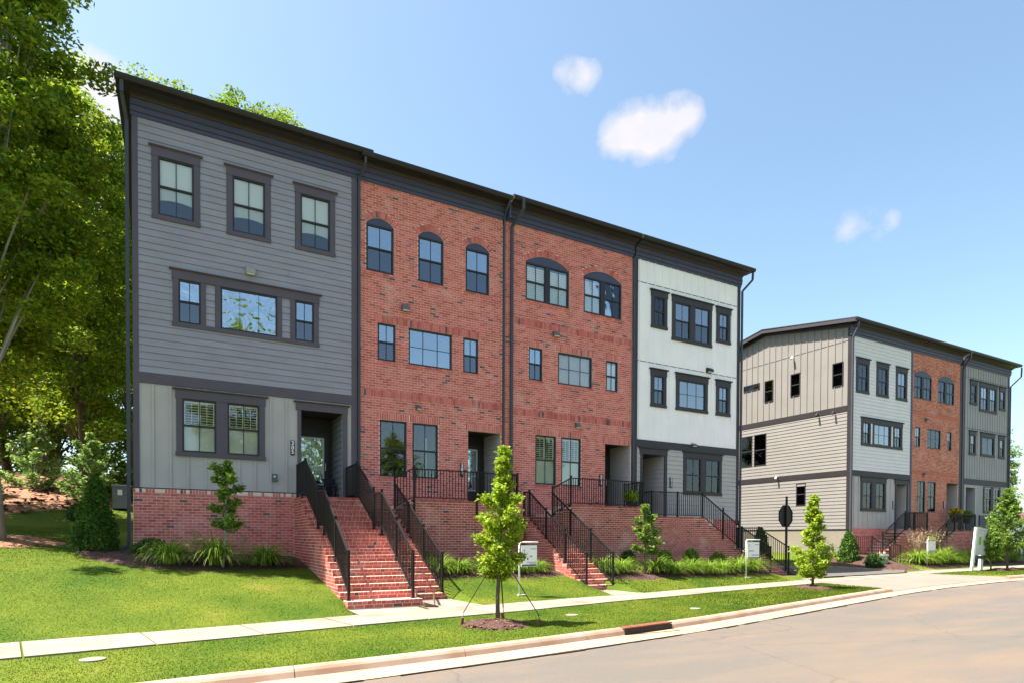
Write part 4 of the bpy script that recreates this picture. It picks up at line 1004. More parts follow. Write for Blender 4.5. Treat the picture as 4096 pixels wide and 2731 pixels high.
battens(h5, greige, [30.9 + .405 * k + .18 for k in range(13)], 2.16, 4.82, [(31.6, 33.92, 3.0, 4.8), (34.7, 36.1, 2, 4.8)])
plaque(h5, 34.53, 34.66, 3.19, 3.64, '315')
B = Bricks(h5, brick_o, brick_i); bond(B, 'x', 0, -1, 30.74, 35.0, 2.13 - CH * 24, 2.12); B.finish()
# side wall facing the driveway
XS = 30.72
sideH = [(5.63, 6.72, 10.38, 10.69), (4.69, 5.21, 9.5, 10.68), (2.94, 3.48, 9.5, 10.69), (.44, .98, 9.51, 10.69), (6.09, 6.91, 5.88, 7.66), (5.11, 5.91, 5.88, 7.67), (2.52, 3.05, 3.42, 4.60)]
ys = sorted({0.0, 10.4, *[h for H in sideH for h in H[:2]]}); zs = sorted({2.08, C5, 13.0, *[h for H in sideH for h in H[2:4]]})
mb = MB()
rl = lambda y: C5 + .62 + (.95 * y / 5.2 if y < 5.2 else .95 - .93 * (y - 5.2) / 5.2)
for a, b in zip(ys, ys[1:]):
    for c_, d_ in zip(zs, zs[1:]):
        if c_ >= C5 - .001: continue
        if any(H[0] < (a + b) / 2 < H[1] and H[2] < (c_ + d_) / 2 < H[3] for H in sideH): continue
        mb.box(XS, XS + .14, a, b, c_, d_)
mb.prism([(0, C5), (10.4, C5), (10.4, rl(10.4)), (5.2, rl(5.2)), (0, rl(0))], 'x', XS, XS + .14)
mb.build('gable_wall', beige_siding, h5)
# upper board and batten, belts, lap boards below
for k in range(26):
    y = .08 + .405 * k
    for a, b in sub_iv([(8.42, rl(y) - .02)], [(H[2] - .0, H[3]) for H in sideH[:4] if H[0] < y + .03 and H[1] > y - .03]): bx('batten', beige_siding, h5, XS - .030, XS, y - .022, y + .022, a, b)
    bx('flashing', trim4, h5, XS - .010, XS, y + .03, y + .375, 11.70, 11.72)
trim_d = plain('near_black_trim', (.022, .017, .018), .6, .1, 2, .1, 40)
bx('belt_board', trim_d, h5, XS - .036, XS, .165, 10.4, 8.12, 8.42); bx('belt_board', trim_d, h5, XS - .036, XS, .165, 10.4, 4.82, 5.11)
bx('side_corner_board', trim_d, h5, XS - .036, XS, -.034, .16, 2.08, C5 + .4)
lap_x(h5, beige_siding, XS, .16, 10.4, 5.11, 8.12, [(a - .03, b + .03, c_ - .03, d_ + .03) for a, b, c_, d_ in sideH[4:6]]); lap_x(h5, beige_siding, XS, .16, 10.4, 2.08, 4.82, [(a - .03, b + .03, c_ - .03, d_ + .03) for a, b, c_, d_ in sideH[6:]])
bx('foundation', found_m, h5, XS + .02, XS + .2, 0, 10.4, -.1, 2.08)
for a, b, c_, d_ in sideH:
    window(h5, a - .03, b + .03, c_ - .03, d_ + .03, y=0, xaxis=False, X=XS + .0, rail=(d_ - c_) > .5, muntin='none', gm=glass_screen)
bx('room_back', interior, h5, XS + .9, XS + .95, .2, 10.2, 2.1, C5)
for nm, y, z in (('spot_lamp', 1.77, 8.20), ('spot_lamp', .84, 8.15), ('spot_lamp', 3.33, 11.60), ('spot_lamp', 4.27, 5.05)):
    l = MB().prism([(z + .10, 0), (z + .10, 0)], 'z', 0, 0) if False else MB().beam((XS, y, z), (XS - .16, y, z - .02), .04)
    l = l.build(nm, sash_m if z < 11 else sign_white, h5); MB().tube([(XS - .14, y, z + .05), (XS - .24, y, z - .09)], [.05, .06], 10).build('lamp_head', sash_m if z < 11 and z > 6 else sign_white, l)
bx('rear_wall', beige_siding, h5, XS, x1, 10.25, 10.4, 0, C5 + .6); bx('room_back', interior, h5, XS + 1, x1, 1.9, 1.95, 2.1, C5)
cornice(h5, 30.72, 36.28, dz=-.80, left=True, ret_l=.10)
MB().prism([(-.50, C5 + .52), (5.2, C5 + 1.47), (10.9, C5 + .50), (10.9, C5 + .70), (5.2, C5 + 1.68), (-.50, C5 + .70)], 'x', 30.36, 30.40).build('rake_board', trim4, h5)
MB().prism([(-.45, C5 + .60), (5.2, C5 + 1.54), (10.9, C5 + .60), (10.9, C5 + .63), (5.2, C5 + 1.57), (-.45, C5 + .63)], 'x', 30.40, 30.72).build('rake_soffit', trim4, h5)
MB().prism([(-.02, C5 + .40), (5.2, C5 + 1.38), (10.4, C5 + .40), (10.4, C5 + .60), (5.2, C5 + 1.54), (-.02, C5 + .60)], 'x', 30.68, 30.72).build('frieze_board', trim4, h5)
downspout(h5, [(30.55, -.48, 12.45), (30.55, -.46, 12.2), (30.66, -.12, 11.75), (30.66, -.10, .7)], .09)
h6 = thing('townhouse', 'orange brick townhouse in the middle of the far row', 'townhouse', (39, 5, .5))
brick_unit(h6, 36.32, 41.30, C5, brick2_i, brick2_i,
    [(36.46, 38.27, 9.41, 10.72, [(36.47, 37.31), (37.42, 38.26)], 'curtain'), (38.89, 40.69, 9.41, 10.72, [(38.90, 39.73), (39.85, 40.68)], 'curtain')],
    [(36.61, 37.17, 6.72, 7.86, 'none', 'v', True, True), (37.85, 39.27, 6.73, 7.86, 'curtain', 'grid', False, True), (39.98, 40.45, 6.71, 7.84, 'none', 'v', True, True),
     (36.93, 37.73, 3.08, 4.82, 'halfblind', 'v', True, True, glass_low), (37.98, 38.83, 3.09, 4.82, 'halfblind', 'v', True, True, glass_low)],
    (39.98, 41.26, 2.05, 4.83), [(36.36, 41.2, 5.20, 5.45), (36.36, 41.2, 8.45, 8.70)], limit=300,
    light=[(37.55, 37.8, 8.2, 8.38), (37.4, 37.6, 5.15, 5.30)], plq=(39.64, 39.75, 3.34, 3.78, '317'))
alcove(h6, 39.98, 41.26, 2.05, 4.83, greige, 'plain')
cornice(h6, 36.28, 41.34, dz=-.80)
downspout(h6, [(41.42, -.50, 12.50), (41.42, -.48, 12.2), (41.52, -.07, 11.7), (41.52, -.07, 1.0)], .09)
h7 = thing('townhouse', 'gray board and batten townhouse at the far right end of the second row', 'townhouse', (44.5, 5, .4))
x0, x1 = 41.62, 47.26
W3 = [(42.55, 43.12), (43.66, 44.48), (44.75, 45.52), (46.10, 46.62)]
W2 = [(42.52, 43.06), (43.88, 45.34), (46.10, 46.62)]; W1 = [(44.28, 45.10), (45.36, 46.16)]
D7 = (42.05, 43.18, 2.05, 4.82)
hol = [(W3[0][0], W3[0][1], 9.80, 10.9), (W3[1][0], W3[2][1], 9.50, 10.9), (W3[3][0], W3[3][1], 9.80, 10.9)] + [(a, b, 6.78, 7.86) for a, b in W2] + [(a, b, 3.3, 4.84) for a, b in W1] + [D7]
core(h7, mid_gray, x0, x1, 4.7, C5, hol, name='upper_wall'); core(h7, mid_gray, x0, x1, 1.9, 4.7, hol, name='lower_wall'); core(h7, mortar, x0, x1, 0, 1.9, [], name='base_wall')
side_walls(h7, mid_gray, x0, x1, 0, C5)
bx('corner_board', trim4, h7, x0, x0 + .22, -.034, 0, 1.9, C5 - .001); bx('corner_board', trim4, h7, x1 - .16, x1, -.034, 0, 1.9, C5 - .001)
bx('belt_board', trim4, h7, x0 + .221, x1 - .161, -.036, 0, 4.88, 5.22)
bh = [(42.4, 43.3, 9.65, 11.15), (43.5, 45.7, 9.35, 11.15), (45.95, 46.8, 9.65, 11.15), (42.36, 43.2, 6.65, 8.15), (43.72, 45.5, 6.62, 8.15), (45.95, 46.8, 6.65, 8.15)]
bt = [x0 + .3 + .3 * k for k in range(18)]
for za, zb in ((5.22, 8.25), (8.28, 11.27), (11.30, C5)): battens(h7, mid_gray, bt, za, zb, bh, w_=.045)
for zz in (8.25, 11.27): bx('flashing', trim4, h7, x0 + .22, x1 - .16, -.012, 0, zz, zz + .02)
wn = window(h7, *W3[0], 9.80, 10.9, fill='curtain'); casing(wn, trim4, *W3[0], 9.80, 10.9, c=.12)
for a, b in W3[1:3]: wn = window(h7, a, b, 9.5, 10.9, fill='halfcurtain')
casing(wn, trim4, W3[1][0], W3[2][1], 9.5, 10.9, c=.12, mull=[(W3[1][1], W3[2][0])])
wn = window(h7, *W3[3], 9.8, 10.9); casing(wn, trim4, *W3[3], 9.8, 10.9, c=.12)
for i, (a, b) in enumerate(W2): wn = window(h7, a, b, 6.78, 7.86, rail=i != 1, muntin='v', fill='curtain' if i == 1 else 'none'); casing(wn, trim4, a, b, 6.78, 7.86, c=.12)
for a, b in W1: wn = window(h7, a, b, 3.3, 4.84, gm=glass_low)
casing(wn, trim4, W1[0][0], W1[1][1], 3.3, 4.84, c=.12, mull=[(W1[0][1], W1[1][0])], head=0, cap=0)
bx('door_casing', greige, h7, 41.94, 42.05, -.044, .01, 2.05, 4.82); bx('door_casing', greige, h7, 43.18, 43.29, -.044, .01, 2.05, 4.82)
alcove(h7, *D7, mid_gray, 'plain', depth=.5)
lap(h7, mid_gray, 41.85, 47.1, 1.95, 4.87, [(41.9, 43.32, 2, 4.87), (44.12, 46.3, 3.2, 4.87)], joints=False)
cornice(h7, 41.60, 47.26, dz=-.80, right=True, ret_r=.06)
downspout(h7, [(47.72, -.48, 12.48), (47.72, -.46, 11.9), (47.32, -.06, 11.3), (47.32, -.06, 3)], .08)

# ------------------------------------------------------------------ stoops: brick porches with stairs
def ground_min(x, y): return terrain(x, y) - .25
class Stoop:
    def __init__(s, label, loc, limit=300, mi=None):
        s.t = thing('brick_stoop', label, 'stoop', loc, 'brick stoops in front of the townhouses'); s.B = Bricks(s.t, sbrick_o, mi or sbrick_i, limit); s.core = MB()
    def block(s, x0, x1, y0, y1, z0, z1): s.core.box(x0, x1, y0, y1, z0, z1)
    def riser_y(s, x0, x1, yf, zt, h):
        # rowlock nosing (also the tread surface) over a stretcher course
        hh = h * .5; n = max(1, round((x1 - x0) / .106)); w_ = (x1 - x0) / n
        for i in range(n):
            a, b = x0 + i * w_, x0 + (i + 1) * w_ - .013; d = random.uniform(-.002, .003)
            s.B.add(a, b, yf - .010 + d, yf + .215, zt - hh + .008, zt + d, 1.5)
        u = x0 - random.choice((0, BL / 2, BL / 3))
        while u < x1:
            a, b = max(u, x0), min(u + BL - .013, x1)
            if b - a > .03: s.B.add(a, b, yf - .005, yf + .01, zt - h + .008, zt - hh - .003, 1.5)
            u += BL
    def riser_x(s, y0, y1, xf, sign, zt, h):
        hh = h * .5; n = max(1, round((y1 - y0) / .106)); w_ = (y1 - y0) / n
        for i in range(n):
            a, b = y0 + i * w_, y0 + (i + 1) * w_ - .009
            s.B.add(*((xf - .010, xf + .215) if sign < 0 else (xf - .215, xf + .010)), a, b, zt - hh + .008, zt + .001, 1.0)
    def flight_y(s, x0, x1, levels, ytop, left=True, right=False, zb=None):
        """levels: (front y, top z) from the top down; ytop: where the flight meets the landing"""
        yb = ytop
        for i, (yf, z) in enumerate(levels):
            h = (levels[i][1] - levels[i + 1][1]) if i + 1 < len(levels) else .16
            s.core.box(x0, x1, yf, yb, ground_min(x0, yf) if zb is None else zb, z - .004); s.riser_y(x0, x1, yf, z, h); yb = yf
        lv = [(l[0], l[1]) for l in levels]
        def u0(z):
            for yf, zt in lv[::-1]:
                if zt > z + .03: return yf
            return ytop
        zt = lv[0][1]; zl = terrain(x0, lv[-1][0]) - .1
        k = int((zt - zl) / CH)
        if left: bond(s.B, 'y', x0, -1, lv[-1][0], ytop, zt - k * CH, zt, u0f=u0, depth=.0045)
        if right: bond(s.B, 'y', x1, 1, lv[-1][0], ytop, zt - k * CH, zt, u0f=u0, depth=.0045)
    def deck(s, x0, x1, y0, y1, zt, front=True, left=False, cap=True, u1f=None, u0f=None, zl=None, skipl=None, skipr=None):
        """porch block with brick front on plane y0 and rowlock cap"""
        zl = zl if zl is not None else min(terrain(x0, y0), terrain(x1, y0)) - .12
        s.core.box(x0, x1, y0, y1, zl, zt - .004)
        k = int((zt - .075 - zl) / CH) + 1
        if front: bond(s.B, 'x', y0, -1, x0, x1, zt - .078 - k * CH, zt - .078, u1f=u1f, u0f=u0f, depth=.0045)
        if left: bond(s.B, 'y', x0, -1, y0, y1, zt - .078 - k * CH, zt - .078, depth=.0045)
        if cap:
            n = round((x1 - x0) / .106); w_ = (x1 - x0) / n
            for i in range(n): s.B.add(x0 + i * w_, x0 + (i + 1) * w_ - .009, y0 - .016, y0 + .2, zt - .072, zt + .002)
            if left:
                n = max(1, round((y1 - y0 - .2) / .106)); w_ = (y1 - y0 - .2) / n
                for i in range(n): s.B.add(x0 - .016, x0 + .2, y0 + .2 + i * w_, y0 + .2 + (i + 1) * w_ - .009, zt - .072, zt + .002)
    def done(s): s.core.build('masonry', mortar, s.t); s.B.finish()
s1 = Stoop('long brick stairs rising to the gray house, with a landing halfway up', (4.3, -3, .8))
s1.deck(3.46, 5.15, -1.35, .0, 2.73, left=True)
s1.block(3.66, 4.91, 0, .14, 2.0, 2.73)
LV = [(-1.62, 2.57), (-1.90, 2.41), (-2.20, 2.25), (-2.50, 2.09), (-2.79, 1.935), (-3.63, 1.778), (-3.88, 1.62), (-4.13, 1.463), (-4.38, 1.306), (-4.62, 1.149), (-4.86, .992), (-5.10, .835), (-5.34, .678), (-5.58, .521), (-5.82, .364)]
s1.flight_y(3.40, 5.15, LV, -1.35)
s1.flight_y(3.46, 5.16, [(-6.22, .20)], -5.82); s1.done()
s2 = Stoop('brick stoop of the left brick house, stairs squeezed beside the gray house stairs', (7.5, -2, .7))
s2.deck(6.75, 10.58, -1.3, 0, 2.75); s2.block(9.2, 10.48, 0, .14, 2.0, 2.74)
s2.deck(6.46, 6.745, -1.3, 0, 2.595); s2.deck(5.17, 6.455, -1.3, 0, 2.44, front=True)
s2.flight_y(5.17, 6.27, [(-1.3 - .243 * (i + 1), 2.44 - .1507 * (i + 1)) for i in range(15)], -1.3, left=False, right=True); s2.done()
s3 = Stoop('brick stoop of the right brick house, wide stairs with two open railings', (13.5, -2, .7))
s3.deck(12.6, 16.1, -1.3, 0, 2.75); s3.block(15.08, 16.36, 0, .14, 2.0, 2.74)
s3.deck(12.26, 12.595, -1.3, 0, 2.595); s3.deck(11.956, 12.255, -1.3, 0, 2.44); s3.deck(10.85, 11.95, -1.3, 0, 2.285, left=True)
s3.flight_y(10.85, 11.95, [(-1.3 - .232 * (i + 1), 2.285 - .1505 * (i + 1)) for i in range(14)], -1.3, left=True, right=True); s3.done()
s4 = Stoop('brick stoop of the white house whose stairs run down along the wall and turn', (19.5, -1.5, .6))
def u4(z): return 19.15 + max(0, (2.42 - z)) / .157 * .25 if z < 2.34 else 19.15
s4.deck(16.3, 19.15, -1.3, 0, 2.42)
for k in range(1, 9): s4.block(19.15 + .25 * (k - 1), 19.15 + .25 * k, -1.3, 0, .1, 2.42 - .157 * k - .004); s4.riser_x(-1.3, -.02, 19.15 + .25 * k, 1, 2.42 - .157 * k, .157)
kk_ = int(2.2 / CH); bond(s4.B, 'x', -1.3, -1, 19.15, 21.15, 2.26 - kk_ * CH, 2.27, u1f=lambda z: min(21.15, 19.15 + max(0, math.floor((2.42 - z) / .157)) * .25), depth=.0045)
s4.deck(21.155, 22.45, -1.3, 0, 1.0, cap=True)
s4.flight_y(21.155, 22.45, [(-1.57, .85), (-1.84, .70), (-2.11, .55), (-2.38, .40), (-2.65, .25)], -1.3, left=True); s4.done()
s5 = Stoop('brick stoop of the pale sided house across the driveway', (33.5, -1, .5), 300)
s5.deck(34.1, 36.28, -1.0, 0, 2.05)
for k in range(1, 9): s5.block(34.1 - .2625 * k, 34.1 - .2625 * (k - 1), -1.0, 0, .1, 2.05 - .15 * k - .004); s5.riser_x(-1.0, -.02, 34.1 - .2625 * k, -1, 2.05 - .15 * k, .15)
bond(s5.B, 'x', -1.0, -1, 32.0, 34.1, 2.0 - CH * 24, 1.98, u0f=lambda z: max(32.0, 34.1 - max(0, math.floor((2.05 - z) / .15)) * .2625), depth=.0045)
s5.deck(31.0, 31.995, -1.0, 0, .72, left=True)
s5.flight_y(31.0, 31.995, [(-1.26, .60), (-1.52, .47), (-1.78, .34)], -1.0, left=True); s5.done()
s6 = Stoop('brick stoop of the orange brick house, half hidden by tall grasses', (39, -1, .5), 120)
s6.deck(39.0, 41.3, -1.0, 0, 2.05)
for k in range(1, 8): s6.block(39.0 - .2625 * k, 39.0 - .2625 * (k - 1), -1.0, 0, .1, 2.05 - .15 * k - .004); s6.riser_x(-1.0, -.02, 39.0 - .2625 * k, -1, 2.05 - .15 * k, .15)
bond(s6.B, 'x', -1.0, -1, 37.2, 39.0, 2.0 - CH * 24, 1.98, u0f=lambda z: max(37.2, 39.0 - max(0, math.floor((2.05 - z) / .15)) * .2625), depth=.0045)
s6.deck(36.36, 37.16, -1.0, 0, .95, left=True); s6.done()
s7 = Stoop('brick stoop of the far gray house behind the young trees', (43, -1, .4), 100)
s7.deck(41.62, 44.6, -1.0, 0, 2.0); s7.done()

# ------------------------------------------------------------------ railings
def railing(label, path, posts, hb=.88, sp=.102, grp='black iron railings of the stoops', size=1.0):
    """path: top-rail corner points; posts: (x, y, base z, top z)"""
    t = thing('railing', label, 'railing', (path[0][0], path[0][1], path[0][2] - 1.0), grp)
    for p, q in zip(path, path[1:]):
        p, q = Vector(p), Vector(q); L = (q - p); n = max(1, round(math.hypot(L.x, L.y) / sp))
        e = L.normalized() * .012
        MB().beam(p - e, q + e, .045, .035).build('top_rail', black_iron, t)
        dz = Vector((0, 0, -hb)); MB().beam(p + dz, q + dz, .03, .03).build('bottom_rail', black_iron, t)
        for i in range(1, n):
            c = p + L * (i / n)
            if any(math.hypot(c.x - a[0], c.y - a[1]) < .045 for a in posts): continue
            bx('baluster', black_iron, t, c.x - .010, c.x + .010, c.y - .010, c.y + .010, c.z - hb, c.z - .012)
    for x, y, zb, zt in posts:
        m = MB(); m.box(x - .026, x + .026, y - .026, y + .026, zb, zt); m.box(x - .034, x + .034, y - .034, y + .034, zt, zt + .018); m.box(x - .045, x + .045, y - .045, y + .045, zb, zb + .02)
        m.build('post', black_iron, t)
    return t
for X, lb in ((3.53, 'left railing of the long stairs to the gray house'), (5.0, 'right railing of the long stairs to the gray house')):
    railing(lb, [(X, -.10, 3.72), (X, -1.33, 3.74), (X, -2.93, 2.87)], [(X, -.12, 2.74, 3.72), (X, -1.33, 2.74, 3.78), (X, -2.95, 1.79, 2.93)])
    railing(lb.replace('railing of', 'lower railing of'), [(X, -3.02, 2.76), (X, -3.68, 2.76), (X, -4.85, 2.0), (X, -6.0, 1.24)], [(X, -3.02, 1.79, 2.78), (X, -3.68, 1.6, 2.82), (X, -4.85, 1.0, 2.06), (X, -6.02, .2, 1.28)])
railing('railing along the porch and right side of the left brick house stairs', [(10.48, -.1, 3.70), (10.48, -1.2, 3.70), (6.76, -1.2, 3.70), (6.17, -1.22, 3.38)], [(10.48, -.1, 2.76, 3.72), (10.48, -1.2, 2.5, 3.74), (8.9, -1.33, 2.2, 3.70), (6.76, -1.33, 2.3, 3.76)])
railing('railing down the right side of the left brick house stairs', [(6.17, -1.26, 3.22), (6.17, -4.92, 1.15)], [(6.17, -1.24, 2.0, 3.44), (6.17, -2.45, 1.55, 2.60), (6.17, -3.65, .85, 1.92), (6.17, -4.95, .2, 1.20)])
railing('left railing of the right brick house stairs', [(10.92, -.9, 3.14), (10.92, -1.25, 3.14), (10.95, -4.5, 1.08)], [(10.92, -.9, 2.3, 3.14), (10.92, -1.25, 2.0, 3.2), (10.93, -2.3, 1.4, 2.54), (10.94, -3.4, .75, 1.84), (10.95, -4.52, .15, 1.12)])
railing('railing along the porch of the right brick house', [(15.98, -.1, 3.70), (15.98, -1.2, 3.70), (12.66, -1.2, 3.70), (11.88, -1.2, 3.30)], [(15.98, -.1, 2.76, 3.72), (15.98, -1.2, 2.76, 3.72), (14.3, -1.2, 2.76, 3.7), (12.66, -1.2, 2.7, 3.77)])
railing('railing down the right side of the right brick house stairs', [(11.88, -1.22, 3.14), (11.93, -4.5, 1.12)], [(11.88, -1.22, 1.9, 3.36), (11.9, -2.3, 1.4, 2.52), (11.91, -3.4, .75, 1.85), (11.93, -4.52, .18, 1.16)])
railing('railing along the porch and wall stairs of the white house', [(16.42, -.1, 3.37), (16.42, -1.2, 3.37), (19.1, -1.2, 3.37), (21.18, -1.2, 2.15)], [(16.42, -1.2, 2.42, 3.4), (17.75, -1.2, 2.42, 3.4), (19.1, -1.2, 2.42, 3.42), (20.15, -1.33, 1.55, 2.82), (21.18, -1.24, 1.0, 2.32)])
railing('lower left railing of the white house stairs', [(21.3, -1.3, 2.05), (21.3, -2.72, 1.23)], [(21.3, -1.3, 1.0, 2.08), (21.3, -2.74, .2, 1.26)])
railing('lower right railing of the white house stairs', [(22.4, -.1, 2.03), (22.4, -1.25, 2.03), (22.4, -2.72, 1.24)], [(22.4, -.1, 1.0, 2.04), (22.4, -1.25, 1.0, 2.08), (22.4, -2.74, .2, 1.27)])
railing('railing along the porch and wall stairs of the pale sided house', [(36.2, -.1, 3.0), (36.2, -.93, 3.0), (34.1, -.93, 3.0), (31.98, -.93, 1.80)], [(36.2, -.93, 2.05, 3.02), (34.95, -.93, 2.05, 3.02), (34.1, -.93, 2.05, 3.04), (33.0, -1.03, 1.3, 2.42), (31.98, -.98, .1, 1.95)])
railing('lower left railing of the pale sided house stairs', [(31.05, -.1, 1.68), (31.05, -1.0, 1.68), (31.05, -1.86, 1.18)], [(31.05, -.1, .72, 1.68), (31.05, -1.0, .5, 1.72), (31.05, -1.88, .15, 1.22)])
railing('lower right railing of the pale sided house stairs', [(31.96, -1.02, 1.66), (31.96, -1.86, 1.24)], [(31.96, -1.88, .2, 1.27)])
railing('railing along the porch and wall stairs of the orange brick house', [(41.25, -.93, 3.0), (39.0, -.93, 3.0), (37.0, -.93, 1.86)], [(41.25, -.93, 2.05, 3.02), (39.0, -.93, 2.05, 3.04), (38.0, -1.03, 1.4, 2.45), (37.0, -.98, .5, 1.95)])
railing('railing along the porch of the far gray house', [(44.5, -.1, 2.95), (44.5, -.93, 2.95), (41.7, -.93, 2.95)], [(44.5, -.93, 2.0, 2.97), (43.1, -.93, 2.0, 2.97), (41.7, -.93, 2.0, 2.97)])

# ------------------------------------------------------------------ small things on the houses
t = thing('folding_chair', 'dark folding chair standing in the entry of the gray house', 'chair', (4.55, .55, 2.73))
MB().beam((4.42, .35, 3.55), (4.62, .8, 2.74), .025).beam((4.72, .35, 3.55), (4.92, .8, 2.74), .025).build('frame', black_iron, t) if False else None
mb = MB(); mb.beam((4.45, .30, 2.74), (4.45, .62, 3.42), .022); mb.beam((4.80, .30, 2.74), (4.80, .62, 3.42), .022); mb.beam((4.45, .68, 2.74), (4.45, .26, 3.16), .022); mb.beam((4.80, .68, 2.74), (4.80, .26, 3.16), .022); mb.build('frame', black_iron, t)
bx('seat', black_pl, t, 4.46, 4.79, .26, .60, 3.15, 3.18); bx('backrest', black_pl, t, 4.46, 4.79, .57, .60, 3.25, 3.42)
def realtor_sign(x, y, label, w_=.62, h_=.62, top=1.42, arm=.66, green=False, ang=0.0, rows=()):
    zb = terrain(x, y); t = thing('yard_sign', label, 'sign', (x, y, zb), 'yard signs in front of the houses'); zt = zb + top
    ca, sa = math.cos(ang), math.sin(ang)
    def bb(name, m, u0, u1, n0, n1, z0, z1, par=t):
        P_ = [(x + u * ca - v * sa, y + u * sa + v * ca) for u, v in ((u0, n0), (u1, n0), (u1, n1), (u0, n1))]
        return MB().hexa([(*p, z0) for p in P_] + [(*p, z1) for p in P_]).build(name, m, par)
    mb = MB().tube([(x, y, zb - .05), (x, y, zt - .07), (x + .02 * ca, y + .02 * sa, zt - .02), (x + .07 * ca, y + .07 * sa, zt), (x + arm * ca, y + arm * sa, zt)], .022, 10); mb.build('post', sign_white, t, smooth=True)
    bb('foot', sign_white, -.05, .22, -.02, .02, zb, zb + .02)
    p = bb('panel', sign_white, .06, .06 + w_ - .06, -.012, .012, zt - .08 - h_, zt - .08)
    u1 = .06 + w_ - .06
    for hx in (.15, u1 - .1): bb('hook', black_iron, hx - .005, hx + .005, -.004, .004, zt - .085, zt - .02)
    bb('bottom_strip', navy, .07, u1 - .01, -.015, .014, zt - .08 - h_ + .01, zt - .08 - h_ + .045, p)
    k = 0
    for (a, b, c, hgt) in rows:   # lines of small grey lettering, too small in the photograph to read
        u = .07 + a * w_
        while u < .07 + b * w_:
            wd = random.uniform(.012, .03); bb('letter_mark', sign_gray, u, min(u + wd, u1 - .02), -.0135, -.0121, zt - .08 - c * h_ - hgt, zt - .08 - c * h_, p); u += wd + .008
    if green: bb('rider', lime, .06, u1, -.01, .01, zt + .02, zt + .13); bb('rider_base', muntin_m, .03, u1 + .03, -.03, .03, zt - .01, zt + .02)
    return t
rows = ((.5, .85, .14, .03), (.12, .16, .2, .10), (.3, .9, .78, .035), (.45, .8, .86, .03))
realtor_sign(7.95, -5.75, 'white hanging yard sign on the lawn behind the staked street tree', rows=rows, top=1.36, w_=.52, h_=.54, arm=.56)
realtor_sign(18.45, -3.95, 'white hanging yard sign beside the stairs of the white house', rows=((.08, .12, .12, .1), (.55, .85, .13, .035), (.05, .45, .5, .05), (.3, .9, .75, .05)), top=1.38, w_=.68, h_=.60, arm=.72)
realtor_sign(32.7, -2.75, 'white yard sign with a lime green rider among the tall grasses', green=True, rows=((.1, .16, .1, .04), (.15, .8, .78, .04), (.55, .85, .25, .02), (.38, .52, .55, .03)), top=1.30, w_=.72, h_=.55, arm=.74)
# tall two-post development sign
t = thing('development_sign', 'tall white two-post sign with green and gray print on the verge', 'sign', (34.3, -3.5, terrain(34.3, -3.5)))
zb = terrain(34.3, -3.5) - .05
def q4(name, m, pts, th, par):   # slab between four corners (bottom-left, bottom-right, top-right, top-left), thickness toward +y
    a = [Vector(p) for p in pts]; nrm = (a[1] - a[0]).cross(a[3] - a[0]).normalized() * th
    return MB().hexa([a[0], a[1], a[1] - nrm, a[0] - nrm, a[3], a[2], a[2] - nrm, a[3] - nrm]).build(name, m, par)
q4('post', sign_white, [(33.80, -3.60, zb), (33.94, -3.62, zb), (34.28, -3.62, 2.06), (34.16, -3.60, 2.08)], .08, t)
q4('post', sign_white, [(34.98, -3.42, zb), (35.22, -3.42, zb), (35.30, -3.42, .95), (35.06, -3.42, .95)], .10, t)
fp = q4('panel', sign_face, [(34.12, -3.60, .78), (35.28, -3.50, .76), (35.50, -3.50, 2.0), (34.30, -3.60, 2.07)], .06, t)
def on_panel(u, v, d=.004):
    a, b, c, e = [Vector(p) for p in ((34.12, -3.60, .78), (35.28, -3.50, .76), (35.50, -3.50, 2.0), (34.30, -3.60, 2.07))]
    p = a * (1 - u) * (1 - v) + b * u * (1 - v) + c * u * v + e * (1 - u) * v; return (p.x, p.y - d, p.z)
def mark(name, m, u0, u1, v0, v1, d=.006): return q4(name, m, [on_panel(u0, v0, d), on_panel(u1, v0, d), on_panel(u1, v1, d), on_panel(u0, v1, d)], .003, fp)
mark('green_block', green_p, .24, .42, .38, .67); mark('green_stripe', lime, .42, .50, .36, .65)
for k in range(5): mark('tower_mark', sign_gray, .62 + .055 * k, .65 + .055 * k, .36, .50 + .04 * k if k < 4 else .62)
for k in range(2): mark('tower_mark', sign_gray, .60, .88, .40 + .10 * k, .415 + .10 * k)
for k in range(14): mark('letter_mark', sign_gray, .12 + .055 * k, .16 + .055 * k, .90, .93)
for k in range(10): mark('letter_mark', sign_gray, .12 + .06 * k, .15 + .06 * k, .80, .815)
for k in range(6): mark('letter_mark', sign_gray, .08 + .04 * k, .11 + .04 * k, .06, .075)
q4('lower_rail', navy, [(34.06, -3.58, .60), (35.25, -3.48, .58), (35.28, -3.48, .74), (34.10, -3.58, .76)], .05, t)
t.location = (t.location.x - 1.25, t.location.y - 1.15, t.location.z + .07)   # whole sign moved to its place on the verge
# stop sign seen from behind
X_, Y_ = 22.75, -2.35; zb = terrain(X_, Y_)
t = thing('stop_sign', 'black backed octagonal road sign on a black post by the driveway', 'road sign', (X_, Y_, zb))
mb = MB().box(X_ - .035, X_ + .035, Y_ - .035, Y_ + .035, zb - .1, 3.20); mb.build('post', black_iron, t)
mb = MB().tube([(X_, Y_, 3.20), (X_, Y_, 3.24), (X_, Y_, 3.27), (X_, Y_, 3.31), (X_, Y_, 3.35)], [.05, .03, .055, .055, .015], 10); mb.build('finial', black_iron, t)
oc = [(X_ + .44 * math.cos(R(22.5 + 45 * i)), 2.52 + .48 * math.sin(R(22.5 + 45 * i))) for i in range(8)]
MB().prism(oc, 'y', Y_ + .04, Y_ + .075).build('plate', black_iron, t)
mb = MB()
for i in range(8): a, b = oc[i], oc[(i + 1) % 8]; mb.beam((a[0], Y_ + .03, a[1]), (b[0], Y_ + .03, b[1]), .025)
mb.build('plate_frame', black_iron, t)
